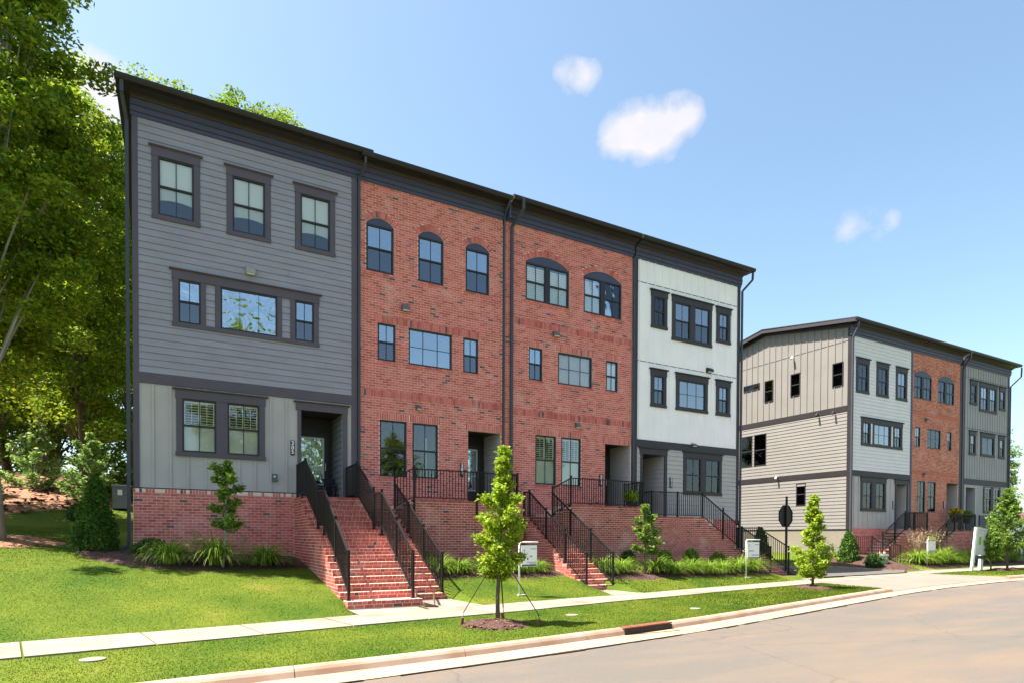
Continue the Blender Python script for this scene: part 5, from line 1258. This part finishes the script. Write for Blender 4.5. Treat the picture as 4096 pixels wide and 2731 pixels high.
# utility boxes, covers, drain pad, cabinet
t = thing('utility_pedestal', 'pale green utility box beside the lower stairs of the pale sided house', 'utility box', (30.25, -1.95, .3))
bx('body', utility_green, t, 29.95, 30.36, -2.2, -1.85, .1, .76); MB().prism([(-2.24, .76), (-1.81, .76), (-1.85, .86), (-2.20, .86)], 'x', 29.92, 30.39).build('lid', utility_green, t); bx('label_plate', lime, t, 30.1, 30.3, -2.206, -2.2, .62, .72)
for (x, y, r_, lb, m_) in ((7.37, -8.95, .13, 'round pale utility cover set in the verge between tree and drain', concrete), (-.79, -9.93, .15, 'small pale utility lid in the verge near the left edge', concrete), (10.6, -9.2, .12, 'green irrigation valve lid in the verge', utility_green)):
    zz = terrain(x, y); o = MB().tube([(x, y, zz - .02), (x, y, zz + .016), (x, y, zz + .02)], [r_, r_, r_ * .9], 20).build('utility_cover', m_); tag(o, lb, 'cover', 'utility covers in the verge')
o = MB().hexa([(-1.35, -.75, 1.14), (-.72, -.55, 1.14), (-.72, -.30, 1.14), (-1.30, -.45, 1.14), (-1.35, -.75, 1.17), (-.72, -.55, 1.23), (-.72, -.30, 1.23), (-1.30, -.45, 1.17)]).build('splash_block', teal_mat); tag(o, 'blue gray splash pad under the corner downspout of the gray house', 'drain pad')
zb = terrain(-1.45, 9.0)
t = thing('condenser', 'gray air conditioning cabinet behind the arborvitae beside the gray house', 'cabinet', (-1.3, 8.5, zb)); bx('body', plastic_b, t, -1.62, -1.05, 8.1, 8.7, zb - .1, zb + .75); bx('label_plate', sign_white, t, -1.45, -1.30, 8.09, 8.1, zb + .4, zb + .6); bx('top_grille', sign_gray, t, -1.64, -1.03, 8.08, 8.72, zb + .75, zb + .79)
# bottle and stick litter by the walk
t = thing('survey_stake', 'bare wooden stake leaning beside the foot of the stairs', 'stake', (5.33, -6.55, .05)); MB().beam((5.32, -6.55, .02), (5.28, -6.58, .33), .03, .018).build('stake', wood_p, t)
o = MB().hexa([(5.12, -6.5, .03), (5.38, -6.62, .03), (5.4, -6.55, .03), (5.13, -6.3, .03), (5.12, -6.48, .13), (5.38, -6.62, .05), (5.4, -6.55, .05), (5.13, -6.33, .13)]).build('rubble_pile', mulch_m); tag(o, 'small heap of dirt and rubble beside the bottom step', 'rubble')

# ------------------------------------------------------------------ vegetation
def leaf_mesh(name, C, size, m, droop=.0, elong=1.8, N_=None, flat=.5):
    """one folded leaf blade (a rhombus) per centre"""
    n = len(C); s = size * rng.uniform(.6, 1.35, n)
    d = rng.normal(size=(n, 3)); d[:, 2] = d[:, 2] * flat - droop; d /= np.linalg.norm(d, axis=1)[:, None] + 1e-9
    r_ = rng.normal(size=(n, 3)); e = np.cross(d, r_); e /= np.linalg.norm(e, axis=1)[:, None] + 1e-9
    d *= (s * elong / 2)[:, None]; e *= (s / 2)[:, None]
    V = np.stack([C - d, C + e * .9 - d * .1, C + d, C - e * .9 - d * .1], 1).reshape(-1, 3); Fc = np.arange(n * 4).reshape(-1, 4)
    return np_mesh(name, V, Fc, m)
def tree_object(name, label, cat, loc, trunk_mesh, crown_mesh, group=None, rot=0, scale=1):
    t = thing(name, label, cat, loc, group); t.rotation_euler = (0, 0, rot); t.scale = (scale,) * 3 if not hasattr(scale, '__len__') else scale
    for nm, me in (('trunk', trunk_mesh), ('crown', crown_mesh)):
        o = bpy.data.objects.new(nm, me); col.objects.link(o); o.parent = t
    return t
def young_tree(name, label, loc, H, crown, nleaf, leafsize, lm, trunk_r=.03, clear=.8, seed=1, lean=0.0, group=None, bm=None, elong=1.8, nb=26):
    """crown: list of (height fraction, radius) profile; limbs carry leaf clumps"""
    rs = np.random.default_rng(seed); mb = MB()
    tp = [(lean * (i / 6) + .02 * math.sin(i * 2 + seed), .02 * math.cos(i * 1.7 + seed), H * .96 * i / 6 - .05) for i in range(7)]
    mb.tube(tp, [trunk_r * (1.25 - .16 * i) for i in range(7)], 8)
    hs = [c[0] for c in crown]; rr = [c[1] for c in crown]; Cs = []
    ends = []
    for k in range(nb):
        f = hs[0] + (hs[-1] - hs[0]) * ((k + rs.uniform(0, .9)) / nb) ; r_ = float(np.interp(f, hs, rr)) * rs.uniform(.72, 1.12)
        a = k * 2.4 + rs.uniform(-.3, .3); z = f * H; z0 = max(clear * .9, z - r_ * .55)
        bx_ = lean * z0 / H; p0 = Vector((bx_, 0, z0)); p1 = Vector((bx_ + math.cos(a) * r_, math.sin(a) * r_, z + rs.uniform(-.05, .08)))
        pm = (p0 + p1) / 2 + Vector((0, 0, -.08 * r_)); mb.tube([p0, pm, p1], [trunk_r * .35, trunk_r * .25, trunk_r * .1], 5, False); ends.append((p0, pm, p1, r_))
    per = max(1, nleaf // len(ends))
    for p0, pm, p1, r_ in ends:
        t_ = rs.beta(2.2, 1.1, per); P0, PM, P1 = (np.array(v) for v in (p0, pm, p1))
        C = (P0[None] * ((1 - t_) ** 2)[:, None] + 2 * PM[None] * (t_ * (1 - t_))[:, None] + P1[None] * (t_ ** 2)[:, None])
        C = C + rs.normal(size=(per, 3)) * (np.array([.085, .085, .07]) * (0.4 + r_ * .8)); Cs.append(C)
    f = rs.uniform(hs[-1] * .82, 1.0, per * 2); Cs.append(np.stack([lean * f + rs.normal(size=per * 2) * .05, rs.normal(size=per * 2) * .05, f * H], 1))
    C = np.concatenate(Cs)
    return tree_object(name, label, 'tree', loc, mb.mesh('trunk', bm or bark_m, True), leaf_mesh('crown', C, leafsize, lm, .25, elong), group)
G_ = lambda x, y: (x, y, terrain(x, y))
YG = 'young planted trees'
tA = young_tree('young_street_tree', 'lime green young tree tied with three stakes on the verge', (5.42, -9.35, terrain(5.4, -9.3) + .05), 3.25, [(.27, .26), (.33, .42), (.43, .36), (.52, .44), (.64, .44), (.74, .30), (.80, .10), (.97, .07)], 14000, .038, leaf_lime, .036, .85, 3, .12, YG, nb=30)
tB = young_tree('young_street_tree', 'lime green young tree on the verge by the driveway', (18.45, -6.6, terrain(18.4, -6.6) + .04), 2.98, [(.12, .30), (.22, .62), (.34, .62), (.44, .66), (.50, .40), (.62, .30), (.72, .30), (.86, .18), (.97, .06)], 8000, .052, leaf_lime, .035, .35, 8, .05, YG, nb=38)
tU1 = young_tree('young_dogwood', 'small sparse tree in the mulch bed before the gray house', G_(1.31, -2.75), 2.62, [(.40, .28), (.50, .42), (.60, .34), (.74, .42), (.84, .36), (.97, .28)], 3000, .055, leaf_mid, .026, 1.0, 5, .1, YG, pale_bark, nb=13)
tU4 = young_tree('young_dogwood', 'small sparse tree in the bed before the white house', G_(14.1, -3.5), 2.35, [(.34, .45), (.42, .5), (.55, .38), (.68, .42), (.8, .4), (.96, .2)], 3000, .055, leaf_mid, .022, .75, 15, .0, YG, nb=13)
tC = young_tree('young_street_tree', 'small green tree just right of the two-post sign', G_(34.3, -4.75), 2.0, [(.35, .3), (.5, .55), (.65, .6), (.8, .45), (.95, .16)], 3600, .06, leaf_mid, .03, .65, 21, .0, YG, nb=30)
tD = young_tree('young_street_tree', 'larger dark green tree at the right edge before the far gray house', G_(35.9, -4.75), 3.95, [(.28, .55), (.36, 1.0), (.46, 1.25), (.6, .95), (.76, .55), (.96, .12)], 8000, .07, leaf_mid, .045, 1.0, 33, .0, YG, nb=46)
# stakes and straps of the staked tree
bx0 = Vector((5.42, -9.35, .0)); crown_pt = bx0 + Vector((.04, 0, 1.32))
for k, (dx, dy, lb) in enumerate(((-.62, .15, 'strap and stake left of the lime green street tree'), (.50, -.62, 'strap and stake right of the lime green street tree'), (.42, .55, 'strap and stake behind the lime green street tree'))):
    f = bx0 + Vector((dx, dy, 0)); t = thing('guy_strap', lb, 'strap', tuple(f), 'guy straps of the staked tree')
    MB().beam(f + Vector((0, 0, .22)), crown_pt, .022, .01).build('strap', black_iron, t); MB().beam(f + Vector((0, 0, .22)), f + Vector((dx * .08, dy * .08, 0)), .012).build('cord', sign_gray if k == 0 else black_iron, t)
    MB().beam(f + Vector((dx * .06, dy * .06, -.05)), f + Vector((-.02, 0, .12)), .05, .03).build('stake', rust, t)
o = MB().tube([tuple(crown_pt + Vector((.07 * math.cos(a), .07 * math.sin(a), 0))) for a in [i * math.pi / 4 for i in range(9)]], .01, 6).build('strap_collar', black_iron); tag(o, 'black rubber collar tied round the lime green street tree', 'collar')
# ornamental grass clumps
def clump(n=330, L=.78, spread=1.0, seed=1, w_=.011, m=None):
    rs = np.random.default_rng(seed); seg = 5; V = []; Fc = []
    for i in range(n):
        a = rs.uniform(0, 2 * math.pi); r0 = rs.uniform(0, .10); l = L * rs.uniform(.65, 1.12); el = rs.uniform(R(38), R(86)); p = np.array([math.cos(a) * r0, math.sin(a) * r0, 0]); ww = w_ * rs.uniform(.7, 1.2)
        a2 = a + rs.normal() * .25; d = np.array([math.cos(a2), math.sin(a2)]); s = np.array([-d[1], d[0], 0]); e = el; base = len(V); droop = rs.uniform(.22, .42) * spread
        for k in range(seg + 1):
            wd = ww * (1 - (k / seg) ** 1.5 * .92) / 1; V.append(p - s * wd); V.append(p + s * wd)
            st = l / seg; p = p + np.array([d[0] * math.cos(e) * st, d[1] * math.cos(e) * st, math.sin(e) * st]); e -= droop * (1 + k * .25)
            if p[2] < .02: p[2] = .02
        for k in range(seg): b = base + 2 * k; Fc.append((b, b + 1, b + 3, b + 2))
    return np_mesh('blades', np.array(V), np.array(Fc), m or blade_m)
CM = [clump(380, .86, 1.0, 11, .010), clump(330, .80, 1.1, 12, .010), clump(360, .92, .9, 13, .011)]
CS = [clump(300, .66, 1.0, 21, .009), clump(280, .60, 1.1, 22, .009)]
CG = 'ornamental grass clumps'
def put_clump(me, x, y, label, s=1.0, z=None):
    s *= 1.28 if x < 30 else 1.0
    if x < 30: y -= .22
    o = bpy.data.objects.new('grass_clump', me); col.objects.link(o); o.location = (x, y, (terrain(x, y) + .02) if z is None else z); o.rotation_euler = (0, 0, random.uniform(0, 6)); o.scale = (s, s, s * random.uniform(.9, 1.08)); tag(o, label, 'grass clump', CG)
for me, x, y, lb, s in ((CM[0], .15, -2.3, 'left grass clump of the bed before the gray house', .95), (CM[2], 1.15, -2.25, 'middle grass clump behind the small tree before the gray house', 1.05), (CM[1], 2.35, -2.1, 'right grass clump before the gray house, next to the stairs', 1.1),
        (CS[0], 6.72, -3.1, 'grass clump right beside the railing of the left brick stairs', 1.05), (CS[1], 7.45, -2.95, 'second grass clump left of the staked tree', 1.1), (CS[0], 9.35, -3.0, 'grass clump behind the first hanging yard sign', 1.05), (CS[1], 10.1, -2.9, 'grass clump against the side of the right brick stairs', 1.0), (CS[0], 8.4, -2.9, 'grass clump hidden behind the staked tree crown', 1.0),
        (CM[0], 12.45, -3.15, 'grass clump right of the right brick stairs', .95), (CM[1], 13.25, -3.1, 'grass clump just left of the sparse tree before the white house', .95), (CS[0], 14.75, -3.1, 'first clump of the low row right of the sparse tree', 1.15), (CS[1], 15.45, -3.25, 'second clump of the low row before the white house', 1.15),
        (CM[2], 16.3, -3.2, 'third clump of the low row before the white house', .82), (CM[0], 17.15, -3.2, 'fourth clump of the low row before the white house', .82), (CM[1], 18.0, -3.1, 'fifth clump of the low row, left of the second hanging sign', .85), (CM[2], 19.0, -2.9, 'tall clump behind the second hanging yard sign', 1.0), (CM[0], 19.95, -2.75, 'last clump of the row beside the white house stairs', 1.0),
        (CM[0], 32.6, -2.35, 'large clump right of the pale sided house stairs', 1.5), (CM[1], 33.6, -2.4, 'large clump under the lime topped yard sign', 1.5), (CM[2], 34.7, -2.3, 'large clump behind the two-post sign', 1.55), (CM[0], 35.9, -2.2, 'clump left of the small tree at the far row', 1.5), (CM[1], 37.2, -2.1, 'clump right of the small tree at the far row', 1.5), (CM[2], 38.5, -2.0, 'clump before the orange brick stoop', 1.5),
        (CM[0], 39.8, -1.9, 'clump behind the larger dark green tree', 1.5), (CM[1], 41.2, -1.8, 'clump right of the larger dark green tree', 1.5), (CM[2], 42.6, -1.7, 'clump at the right edge before the far gray house', 1.5), (CM[0], 44.0, -1.7, 'farthest clump of the row at the right edge', 1.5)):
    put_clump(me, x, y, lb, s)
# dry plumes standing behind the clumps
def plume(seed, n=26, H=.95):
    rs = np.random.default_rng(seed); V = []; Fc = []
    for i in range(n):
        a = rs.uniform(0, 6.28); l = H * rs.uniform(.6, 1.1); tilt = rs.uniform(.05, .4); d = np.array([math.cos(a) * tilt, math.sin(a) * tilt, 1.0]); s = np.array([-math.sin(a), math.cos(a), 0]) * .004; p0 = np.zeros(3); p1 = d * l * .75; b = len(V)
        V += [p0 - s, p0 + s, p1 + s, p1 - s]; Fc.append((b, b + 1, b + 2, b + 3))
        for k in range(10):
            q = p1 + d * l * .03 * k + rs.normal(size=3) * .012; r_ = rs.normal(size=3) * .022; u = rs.normal(size=3) * .008; b = len(V); V += [q - r_, q + u, q + r_, q - u]; Fc.append((b, b + 1, b + 2, b + 3))
    return np_mesh('plumes', np.array(V), np.array(Fc), blade_tan)
PM = [plume(1), plume(2, 20), plume(3, 60, 1.3)]
for k, (x, y, s, lb, z) in enumerate(((.75, -1.7, .8, 'dry tan seed stalks behind the left clumps of the gray house bed', 0), (1.9, -1.5, .9, 'dry tan seed stalks behind the right clump of the gray house bed', 0), (6.5, -2.2, .95, 'dry stalks beside the left brick stairs', 0), (12.6, -2.0, 1.0, 'dry stalks between the right brick stairs and the sparse tree', 0), (14.6, -2.0, .7, 'dry stalks right of the sparse tree', 0),
        (33.4, -1.9, 1.2, 'tan plumes left of the lime topped yard sign', 2), (34.9, -1.8, 1.3, 'tan plumes right of the lime topped yard sign', 2), (36.0, -1.7, 1.2, 'tan plumes behind the two-post sign', 2), (40.9, -1.5, 1.3, 'pinkish plumes right of the larger dark tree', 2), (42.8, -1.4, 1.3, 'pinkish plumes at the right edge', 2))):
    o = bpy.data.objects.new('dry_plumes', PM[z if z else k % 2]); col.objects.link(o); o.location = G_(x, y); o.scale = (s,) * 3; tag(o, lb, 'dry grass', 'dry grass plumes')
# shrubs and conifers
def blob_shrub(name, label, loc, rx, ry, H, n, size, m, shape='dome', seed=1, cat='shrub', group=None, elong=1.8):
    rs = np.random.default_rng(seed); u = rs.uniform(0, 1, n) ** .45; th = rs.uniform(0, 6.283, n); zf = rs.uniform(.0, 1, n)
    if shape == 'cone': prof = np.clip(np.minimum(1, (zf + .12) * 5) * (1 - zf) ** .62 * 1.12, 0, 1)
    else: prof = np.sqrt(np.clip(1 - (zf * 1.6 - .6) ** 2, 0, 1))
    lump = 1 + .13 * np.sin(th * 5 + zf * 9) + .10 * np.sin(th * 3 - zf * 17 + seed)
    r_ = prof * lump * (.55 + .45 * u); C = np.stack([np.cos(th) * r_ * rx, np.sin(th) * r_ * ry, zf * H], 1) + rs.normal(size=(n, 3)) * size * .5
    mb = MB().tube([(0, 0, -.05), (0, 0, H * .8)], [.03, .012], 6)
    for k in range(7): a = k * .9; mb.tube([(0, 0, .05 + H * .06 * k), (math.cos(a) * rx * .6, math.sin(a) * ry * .6, H * (.2 + .08 * k))], [.012, .006], 4)
    t = thing(name, label, cat, loc, group)
    for nm, me in (('stem', mb.mesh('stem', bark_m)), ('foliage', leaf_mesh('foliage', C, size, m, -.3, elong, flat=1.0))): o = bpy.data.objects.new(nm, me); col.objects.link(o); o.parent = t
    return t
SG = 'shrubs and conifers'
blob_shrub('arborvitae', 'tall dark arborvitae at the left corner of the gray house', (-1.5, -.35, 1.12), .52, .52, 1.98, 11000, .036, leaf_conifer, 'cone', 2, 'conifer', SG, 2.2)
blob_shrub('low_shrub', 'low dark shrub at the brick corner of the gray house', (-.25, -1.0, 1.05), .42, .36, .46, 2600, .035, leaf_shrub, 'dome', 3, group=SG)
blob_shrub('low_shrub', 'small dark shrub between left brick stairs and first clumps', G_(6.75, -2.4), .25, .25, .5, 1500, .035, leaf_shrub, 'dome', 4, group=SG)
blob_shrub('conifer', 'pointed dark conifer behind the turned stairs of the white house', (24.55, .4, .25), .5, .5, 1.82, 5000, .05, leaf_conifer, 'cone', 5, 'conifer', SG, 2.2)
blob_shrub('conifer', 'broad dark conifer at the front corner of the pale sided house', (29.85, -.55, .3), .62, .5, 1.65, 5000, .05, leaf_conifer, 'cone', 6, 'conifer', SG, 2)
blob_shrub('low_shrub', 'round low shrub next to the green utility box', (29.3, -2.15, .25), .42, .35, .62, 2000, .05, leaf_shrub, 'dome', 7, group=SG)
blob_shrub('pale_shrub', 'thin pale shrub against the foundation of the beige side wall', (29.6, .75, .28), .42, .3, 1.0, 1100, .05, leaf_pale, 'dome', 8, group=SG)
for k, (x, y) in enumerate(((14.35, -2.3), (15.9, -2.5), (17.3, -2.4), (18.9, -2.2))):
    blob_shrub('low_shrub', ['dark shrub behind the sparse tree before the white house', 'first green shrub peeping over the low grass row', 'second green shrub peeping over the low grass row', 'third shrub over the low grass row, nearest the second hanging sign'][k], G_(x, y), .3, .28, .55 + .08 * (k % 3), 1300, .045, leaf_mid if k else leaf_shrub, 'dome', 40 + k, group=SG)
# potted plants
def pot(x, y, z, label, r_, H, m, n, size, seed, flowers=None):
    t = thing('potted_plant', label, 'potted plant', (x, y, z)); o = MB().tube([(0, 0, 0), (0, 0, .02), (0, 0, H), (0, 0, H + .02)], [r_ * .6, r_ * .62, r_ * .85, r_ * .9], 16).build('pot', clay); o.parent = t
    rs = np.random.default_rng(seed); C = rs.normal(size=(n, 3)); C /= np.linalg.norm(C, axis=1)[:, None]; C *= (rs.uniform(.3, 1, n) ** .5)[:, None]; C *= np.array([r_ * 1.25, r_ * 1.25, r_ * 1.1]); C[:, 2] += H + r_ * .75
    o = put('foliage', leaf_mesh('foliage', C, size, m, .2)); o.parent = t
    if flowers: k = C[:, 2] > H + r_ * .6; k |= rs.uniform(0, 1, n) < .6; o = put('flowers', leaf_mesh('flowers', C[k] * np.array([1.04, 1.04, 1.02]), size * 1.1, flowers, 0, 1.1)); o.parent = t
pot(15.55, -1.02, 2.76, 'leafy bright green potted plant behind the porch railing', .24, .22, leaf_lime, 900, .06, 1)
pot(39.75, -.6, 2.55, 'yellow and orange potted mums on the porch of the orange brick house', .28, .3, leaf_mid, 900, .07, 2, petal_y)
pot(41.05, -.6, 2.5, 'round green potted plant beside the yellow mums', .25, .3, leaf_mid, 1100, .06, 3)
# turf: short blades on the part of the lawn near the camera
def in_bed(x, y):
    e = np.interp(x, [-1.85, -1.6, -1.25, -.37, .68, 2.16, 3.42], [-.9, -1.8, -2.37, -3.05, -3.27, -2.86, -2.45]); b1 = (x > -1.85) & (x < 3.42) & (y > e)
    st1 = (x > 3.38) & (x < 5.17) & (y > -6.25); st2 = (x > 5.1) & (x < 6.3) & (y > -4.95)
    e2 = np.interp(x, [6.25, 8.1, 9.1, 10.88], [-3.9, -3.7, -4.0, -3.6]); b2 = (x >= 6.25) & (x < 10.88) & (y > e2)
    st3 = (x > 10.8) & (x < 12.0) & (y > -4.6); e3 = np.interp(x, [11.9, 12.3, 13.7, 15, 17, 19.8, 21.25], [-4.0, -4.14, -4.34, -3.9, -3.9, -3.57, -3.1]); b3 = (x > 11.9) & (x < 24) & (y > e3)
    w1 = (x > 3.42) & (x < 5.05) & (y > -7.4) | (x > 5.05) & (x < 6.52) & (y > -6.9) & (y < -4.8) | (x > 10.78) & (x < 12.02) & (y > -6.3) | (x > 21.1)
    r1 = ((x - 5.32) / .6) ** 2 + ((y + 9.42) / .6) ** 2 < 1; r2 = ((x - 18.35) / .6) ** 2 + ((y + 6.75) / .6) ** 2 < 1; r3 = ((x + 4) / 1.6) ** 2 + ((y - 1) / 1.0) ** 2 < 1
    return b1 | st1 | st2 | b2 | st3 | b3 | w1 | r1 | r2 | r3
def turf(n, xa, xb, name, smin=.022, smax=.042):
    x = rng.uniform(xa, xb, n); usx = np.interp(x, [p[0] for p in US_], [p[1] for p in US_]); lsx = np.interp(x, [p[0] for p in LS_], [p[1] for p in LS_]); kbx = np.interp(x, [p[0] for p in KB_], [p[1] for p in KB_])
    y = kbx + (4.0 - kbx) * rng.uniform(0, 1, n) ** 1.25
    jt = rng.uniform(-.03, .035, n); ok = ((y < lsx + jt) & (y > kbx - jt * .6)) | (y > usx - jt); ok &= ~(in_bed(x, y) & (y > usx))
    ok &= ~((((x - 5.32) / .6) ** 2 + ((y + 9.42) / .6) ** 2 < 1) | (((x - 18.35) / .6) ** 2 + ((y + 6.75) / .6) ** 2 < 1)); ok &= ~((x > -.7) & (y > -.2)); ok &= ~((x > 20.5) & (x < 28.6 + 1.3 * np.maximum(0, lsx - y)))
    x, y = x[ok], y[ok]; z = np.array([terrain(a, b) for a, b in zip(x.tolist(), y.tolist())]); n = len(x)
    h = rng.uniform(smin, smax, n); a = rng.uniform(0, 6.283, n); w_ = rng.uniform(.003, .006, n) * (1 + np.hypot(x, y + 19.6) / 20); l = rng.uniform(0, .8, n) * h
    P0 = np.stack([x, y, z - .003], 1); s = np.stack([np.cos(a), np.sin(a), 0 * a], 1) * w_[:, None]; T = P0 + np.stack([np.sin(a) * l, -np.cos(a) * l, h], 1)
    V = np.stack([P0 - s, P0 + s, T], 1).reshape(-1, 3); put(name, np_mesh(name, V, np.arange(3 * n).reshape(-1, 3), turf_m), kind='stuff')
turf(420000, -7, 12, 'turf_blades', .008, .020); turf(90000, 12, 24, 'turf_blades', .025, .045); turf(40000, 28, 46, 'turf_blades', .03, .05)
# forest
def forest_tree(seed, H, R_, nleaf, size, lm, clear=.25, nb=34, tr=.22, bm=None, narrow=1.0):
    rs = np.random.default_rng(seed); mb = MB(); tp = [(.25 * math.sin(i * .8 + seed), .25 * math.cos(i * .6 + seed) - .25 * math.cos(seed), H * .93 * i / 8 - .3) for i in range(9)]; tp[0] = (tp[1][0] * .2, tp[1][1] * .2, -.3)
    mb.tube(tp, [tr * f for f in (1.35, .95, .85, .75, .62, .5, .36, .22, .08)], 9); Cs = []
    clumps = []
    for k in range(nb):
        f = clear + (1 - clear) * (k + rs.uniform(0, 1)) / nb; prof = math.sin(math.pi * min(1, max(0, (f - clear + .08) / (1.1 - clear))) ** .8) ** .7; r_ = R_ * prof * rs.uniform(.65, 1.1) * narrow; a = k * 2.4 + rs.uniform(-.5, .5)
        zc = f * H; c = Vector((tp[4][0] * f + math.cos(a) * r_ * .72, math.sin(a) * r_ * .72, zc)); i0 = min(8, max(1, int((f - .12) * 8))); p0 = Vector(tp[i0]); mb.tube([p0, (p0 + c) / 2 + Vector((0, 0, .15)), c], [tr * .22 * (1.2 - f), tr * .13 * (1.2 - f) + .01, .015], 5, False)
        for j in range(5):
            q = c + Vector(rs.normal(size=3)) * R_ * .21; clumps.append((q, R_ * rs.uniform(.14, .27))); 
    per = nleaf // len(clumps)
    for q, rr in clumps:
        v = rs.normal(size=(per, 3)); v /= np.linalg.norm(v, axis=1)[:, None]; v *= (rs.uniform(0, 1, per) ** .4)[:, None] * rr * np.array([1.25, 1.25, .7]); Cs.append(v + np.array(q))
    return mb.mesh('trunk', bm or bark_m, True), leaf_mesh('crown', np.concatenate(Cs), size, lm, .25)
FT = [forest_tree(1, 16, 3.6, 50000, .105, leaf_forest), forest_tree(2, 17, 3.2, 50000, .105, leaf_forest, .2), forest_tree(3, 14, 3.6, 44000, .12, leaf_deep, .12, 40), forest_tree(4, 20, 3.6, 50000, .11, leaf_forest, .35)]
FG = 'woodland trees behind and beside the houses'
def plant(k, x, y, label, s=1.0, rot=None, z=None, nm='woodland_tree'):
    zz = terrain(x, y) if z is None else z; t = thing(nm, label, 'tree', (x, y, zz), FG); t.rotation_euler = (0, 0, random.uniform(0, 6.28) if rot is None else rot); t.scale = (s,) * 3
    for n_, me in zip(('trunk', 'crown'), FT[k]): o = bpy.data.objects.new(n_, me); col.objects.link(o); o.parent = t
# the big pale trunk at the left edge
bt, bc = forest_tree(9, 17.5, 2.35, 80000, .08, leaf_forest, .36, 46, .21, pale_bark)
t = thing('large_tree', 'large tree with a pale gray trunk at the left edge of the lawn', 'tree', (-3.72, .85, 1.34), FG)
for n_, me in (('trunk', bt), ('crown', bc)): o = bpy.data.objects.new(n_, me); col.objects.link(o); o.parent = t
plant(0, -5.6, 6.0, 'woodland tree just behind the large pale trunk', 1.0); plant(1, -3.0, 13.0, 'tall bright tree whose crown meets the gray house eave', .98, z=3.2)
None; plant(3, -5.0, 18.0, 'tall tree behind the slope, left of the house', .95); None
None; plant(0, -8.0, 22.0, 'back woodland tree of the slope', 1.1); plant(2, -5.5, 25.0, 'dark back woodland tree, second row', 1.1); plant(3, -1.5, 26.0, 'back woodland tree next to the house side', .95); plant(2, -11.5, 27.0, 'farthest dark woodland tree at the left', 1.2); None
plant(2, -3.8, 31, 'dark tree far behind the slope', 1.2); plant(2, -9.0, 34, 'second dark tree far behind the slope', 1.2); None
# crowns peeping over the roof
plant(0, .9, 20, 'tree whose crown shows above the gray roof, left lobe', 1.0, z=8.9); plant(2, 3.9, 20, 'tree whose crown shows above the gray roof, right lobe', .95, z=12.6); plant(1, 5.9, 20, 'small crown top just above the gray roof', .85, z=11.2)
# pale understory on the slope
for k, (x, y, s, lb) in enumerate(((-2.5, 9.4, 1.0, 'pale leafy understory sapling at the foot of the slope'), (-4.6, 12.0, 1.0, 'pale understory sapling further up the slope'), (-1.5, 10.5, .6, 'bright sapling beside the gray cabinet'), (-5.8, 9.8, .7, 'low pale sapling at the left of the slope'))):
    young_tree('understory_sapling', lb, G_(x, y), 2.7 * s, [(.1, .7 * s), (.25, 1.15 * s), (.45, 1.0 * s), (.7, .7 * s), (.95, .25 * s)], 3000, .085, leaf_pale if k != 2 else leaf_mid, .03, .1, 60 + k, .1, SG, nb=20)
blob_shrub('low_shrub', 'small shrub where the lawn meets the pine straw behind the arborvitae', G_(-2.3, 5.6), .45, .4, .6, 1500, .05, leaf_shrub, 'dome', 70, group=SG)
# right background: woods, white house, fence stakes
plant(2, 59, 14, 'dense dark tree at the far right beyond the second row', .85, z=0); plant(0, 63, 8, 'bright tree at the far right edge', .7, z=0); plant(2, 66, 18, 'back tree at the far right', 1.0, z=0); plant(2, 54.5, 22, 'dark tree behind the far gray house', .8, z=0)
for k, (x, y, lb) in enumerate(((26, 44, 'distant tree at the end of the driveway'), (31, 52, 'second distant tree at the end of the driveway'))): plant(2, x, y, lb, .45, z=.2)
t = thing('white_house', 'small white house with a brown roof at the far right edge', 'house', (56, 3, 0))
bx('wall', white_board, t, 53.5, 62, 4, 10, -.2, 3.2); MB().prism([(3.6, 3.15), (10.4, 3.15), (7, 4.7)], 'x', 53.2, 62.3).build('roof', plain('brown_roof', (.14, .075, .055), .9, .2, 20, .3), t); bx('wall_lamp', sash_m, t, 54.6, 54.75, 3.9, 4.0, 2.6, 2.8); bx('window', glass_low, t, 56, 57.2, 3.98, 4.0, 1.4, 2.6)
pk = thing('picket_fence', 'weathered dark picket fence in the gap right of the far gray house', 'fence', (50, 1.5, 0)); MB().box(49.4, 54.2, 1.55, 1.6, .4, .5).box(49.4, 54.2, 1.55, 1.6, 1.2, 1.3).build('rail', bark_m, pk)
for k in range(9):
    x = 49.5 + .55 * k; o = bx('fence_picket', bark_m, None, x, x + .16, 1.5, 1.55, .0, 1.7 + .05 * (k % 3)); o.parent = pk; o.location = (-50.0, -1.5, 0)
# trees on the far side of the street, mirrored in the windows
for k, (x, y, s) in enumerate(((6, -38, 1.15), (-3, -40, .85), (14, -46, .8), (22, -46, .75), (31, -48, .8), (41, -47, .75), (-12, -42, .85))):
    plant((0, 1, 3)[k % 3], x, y, 'tree across the road behind the viewer, mirrored in the windows', s, z=-.3)
    bpy.context.scene.objects[-1].parent['group'] = 'trees across the road'
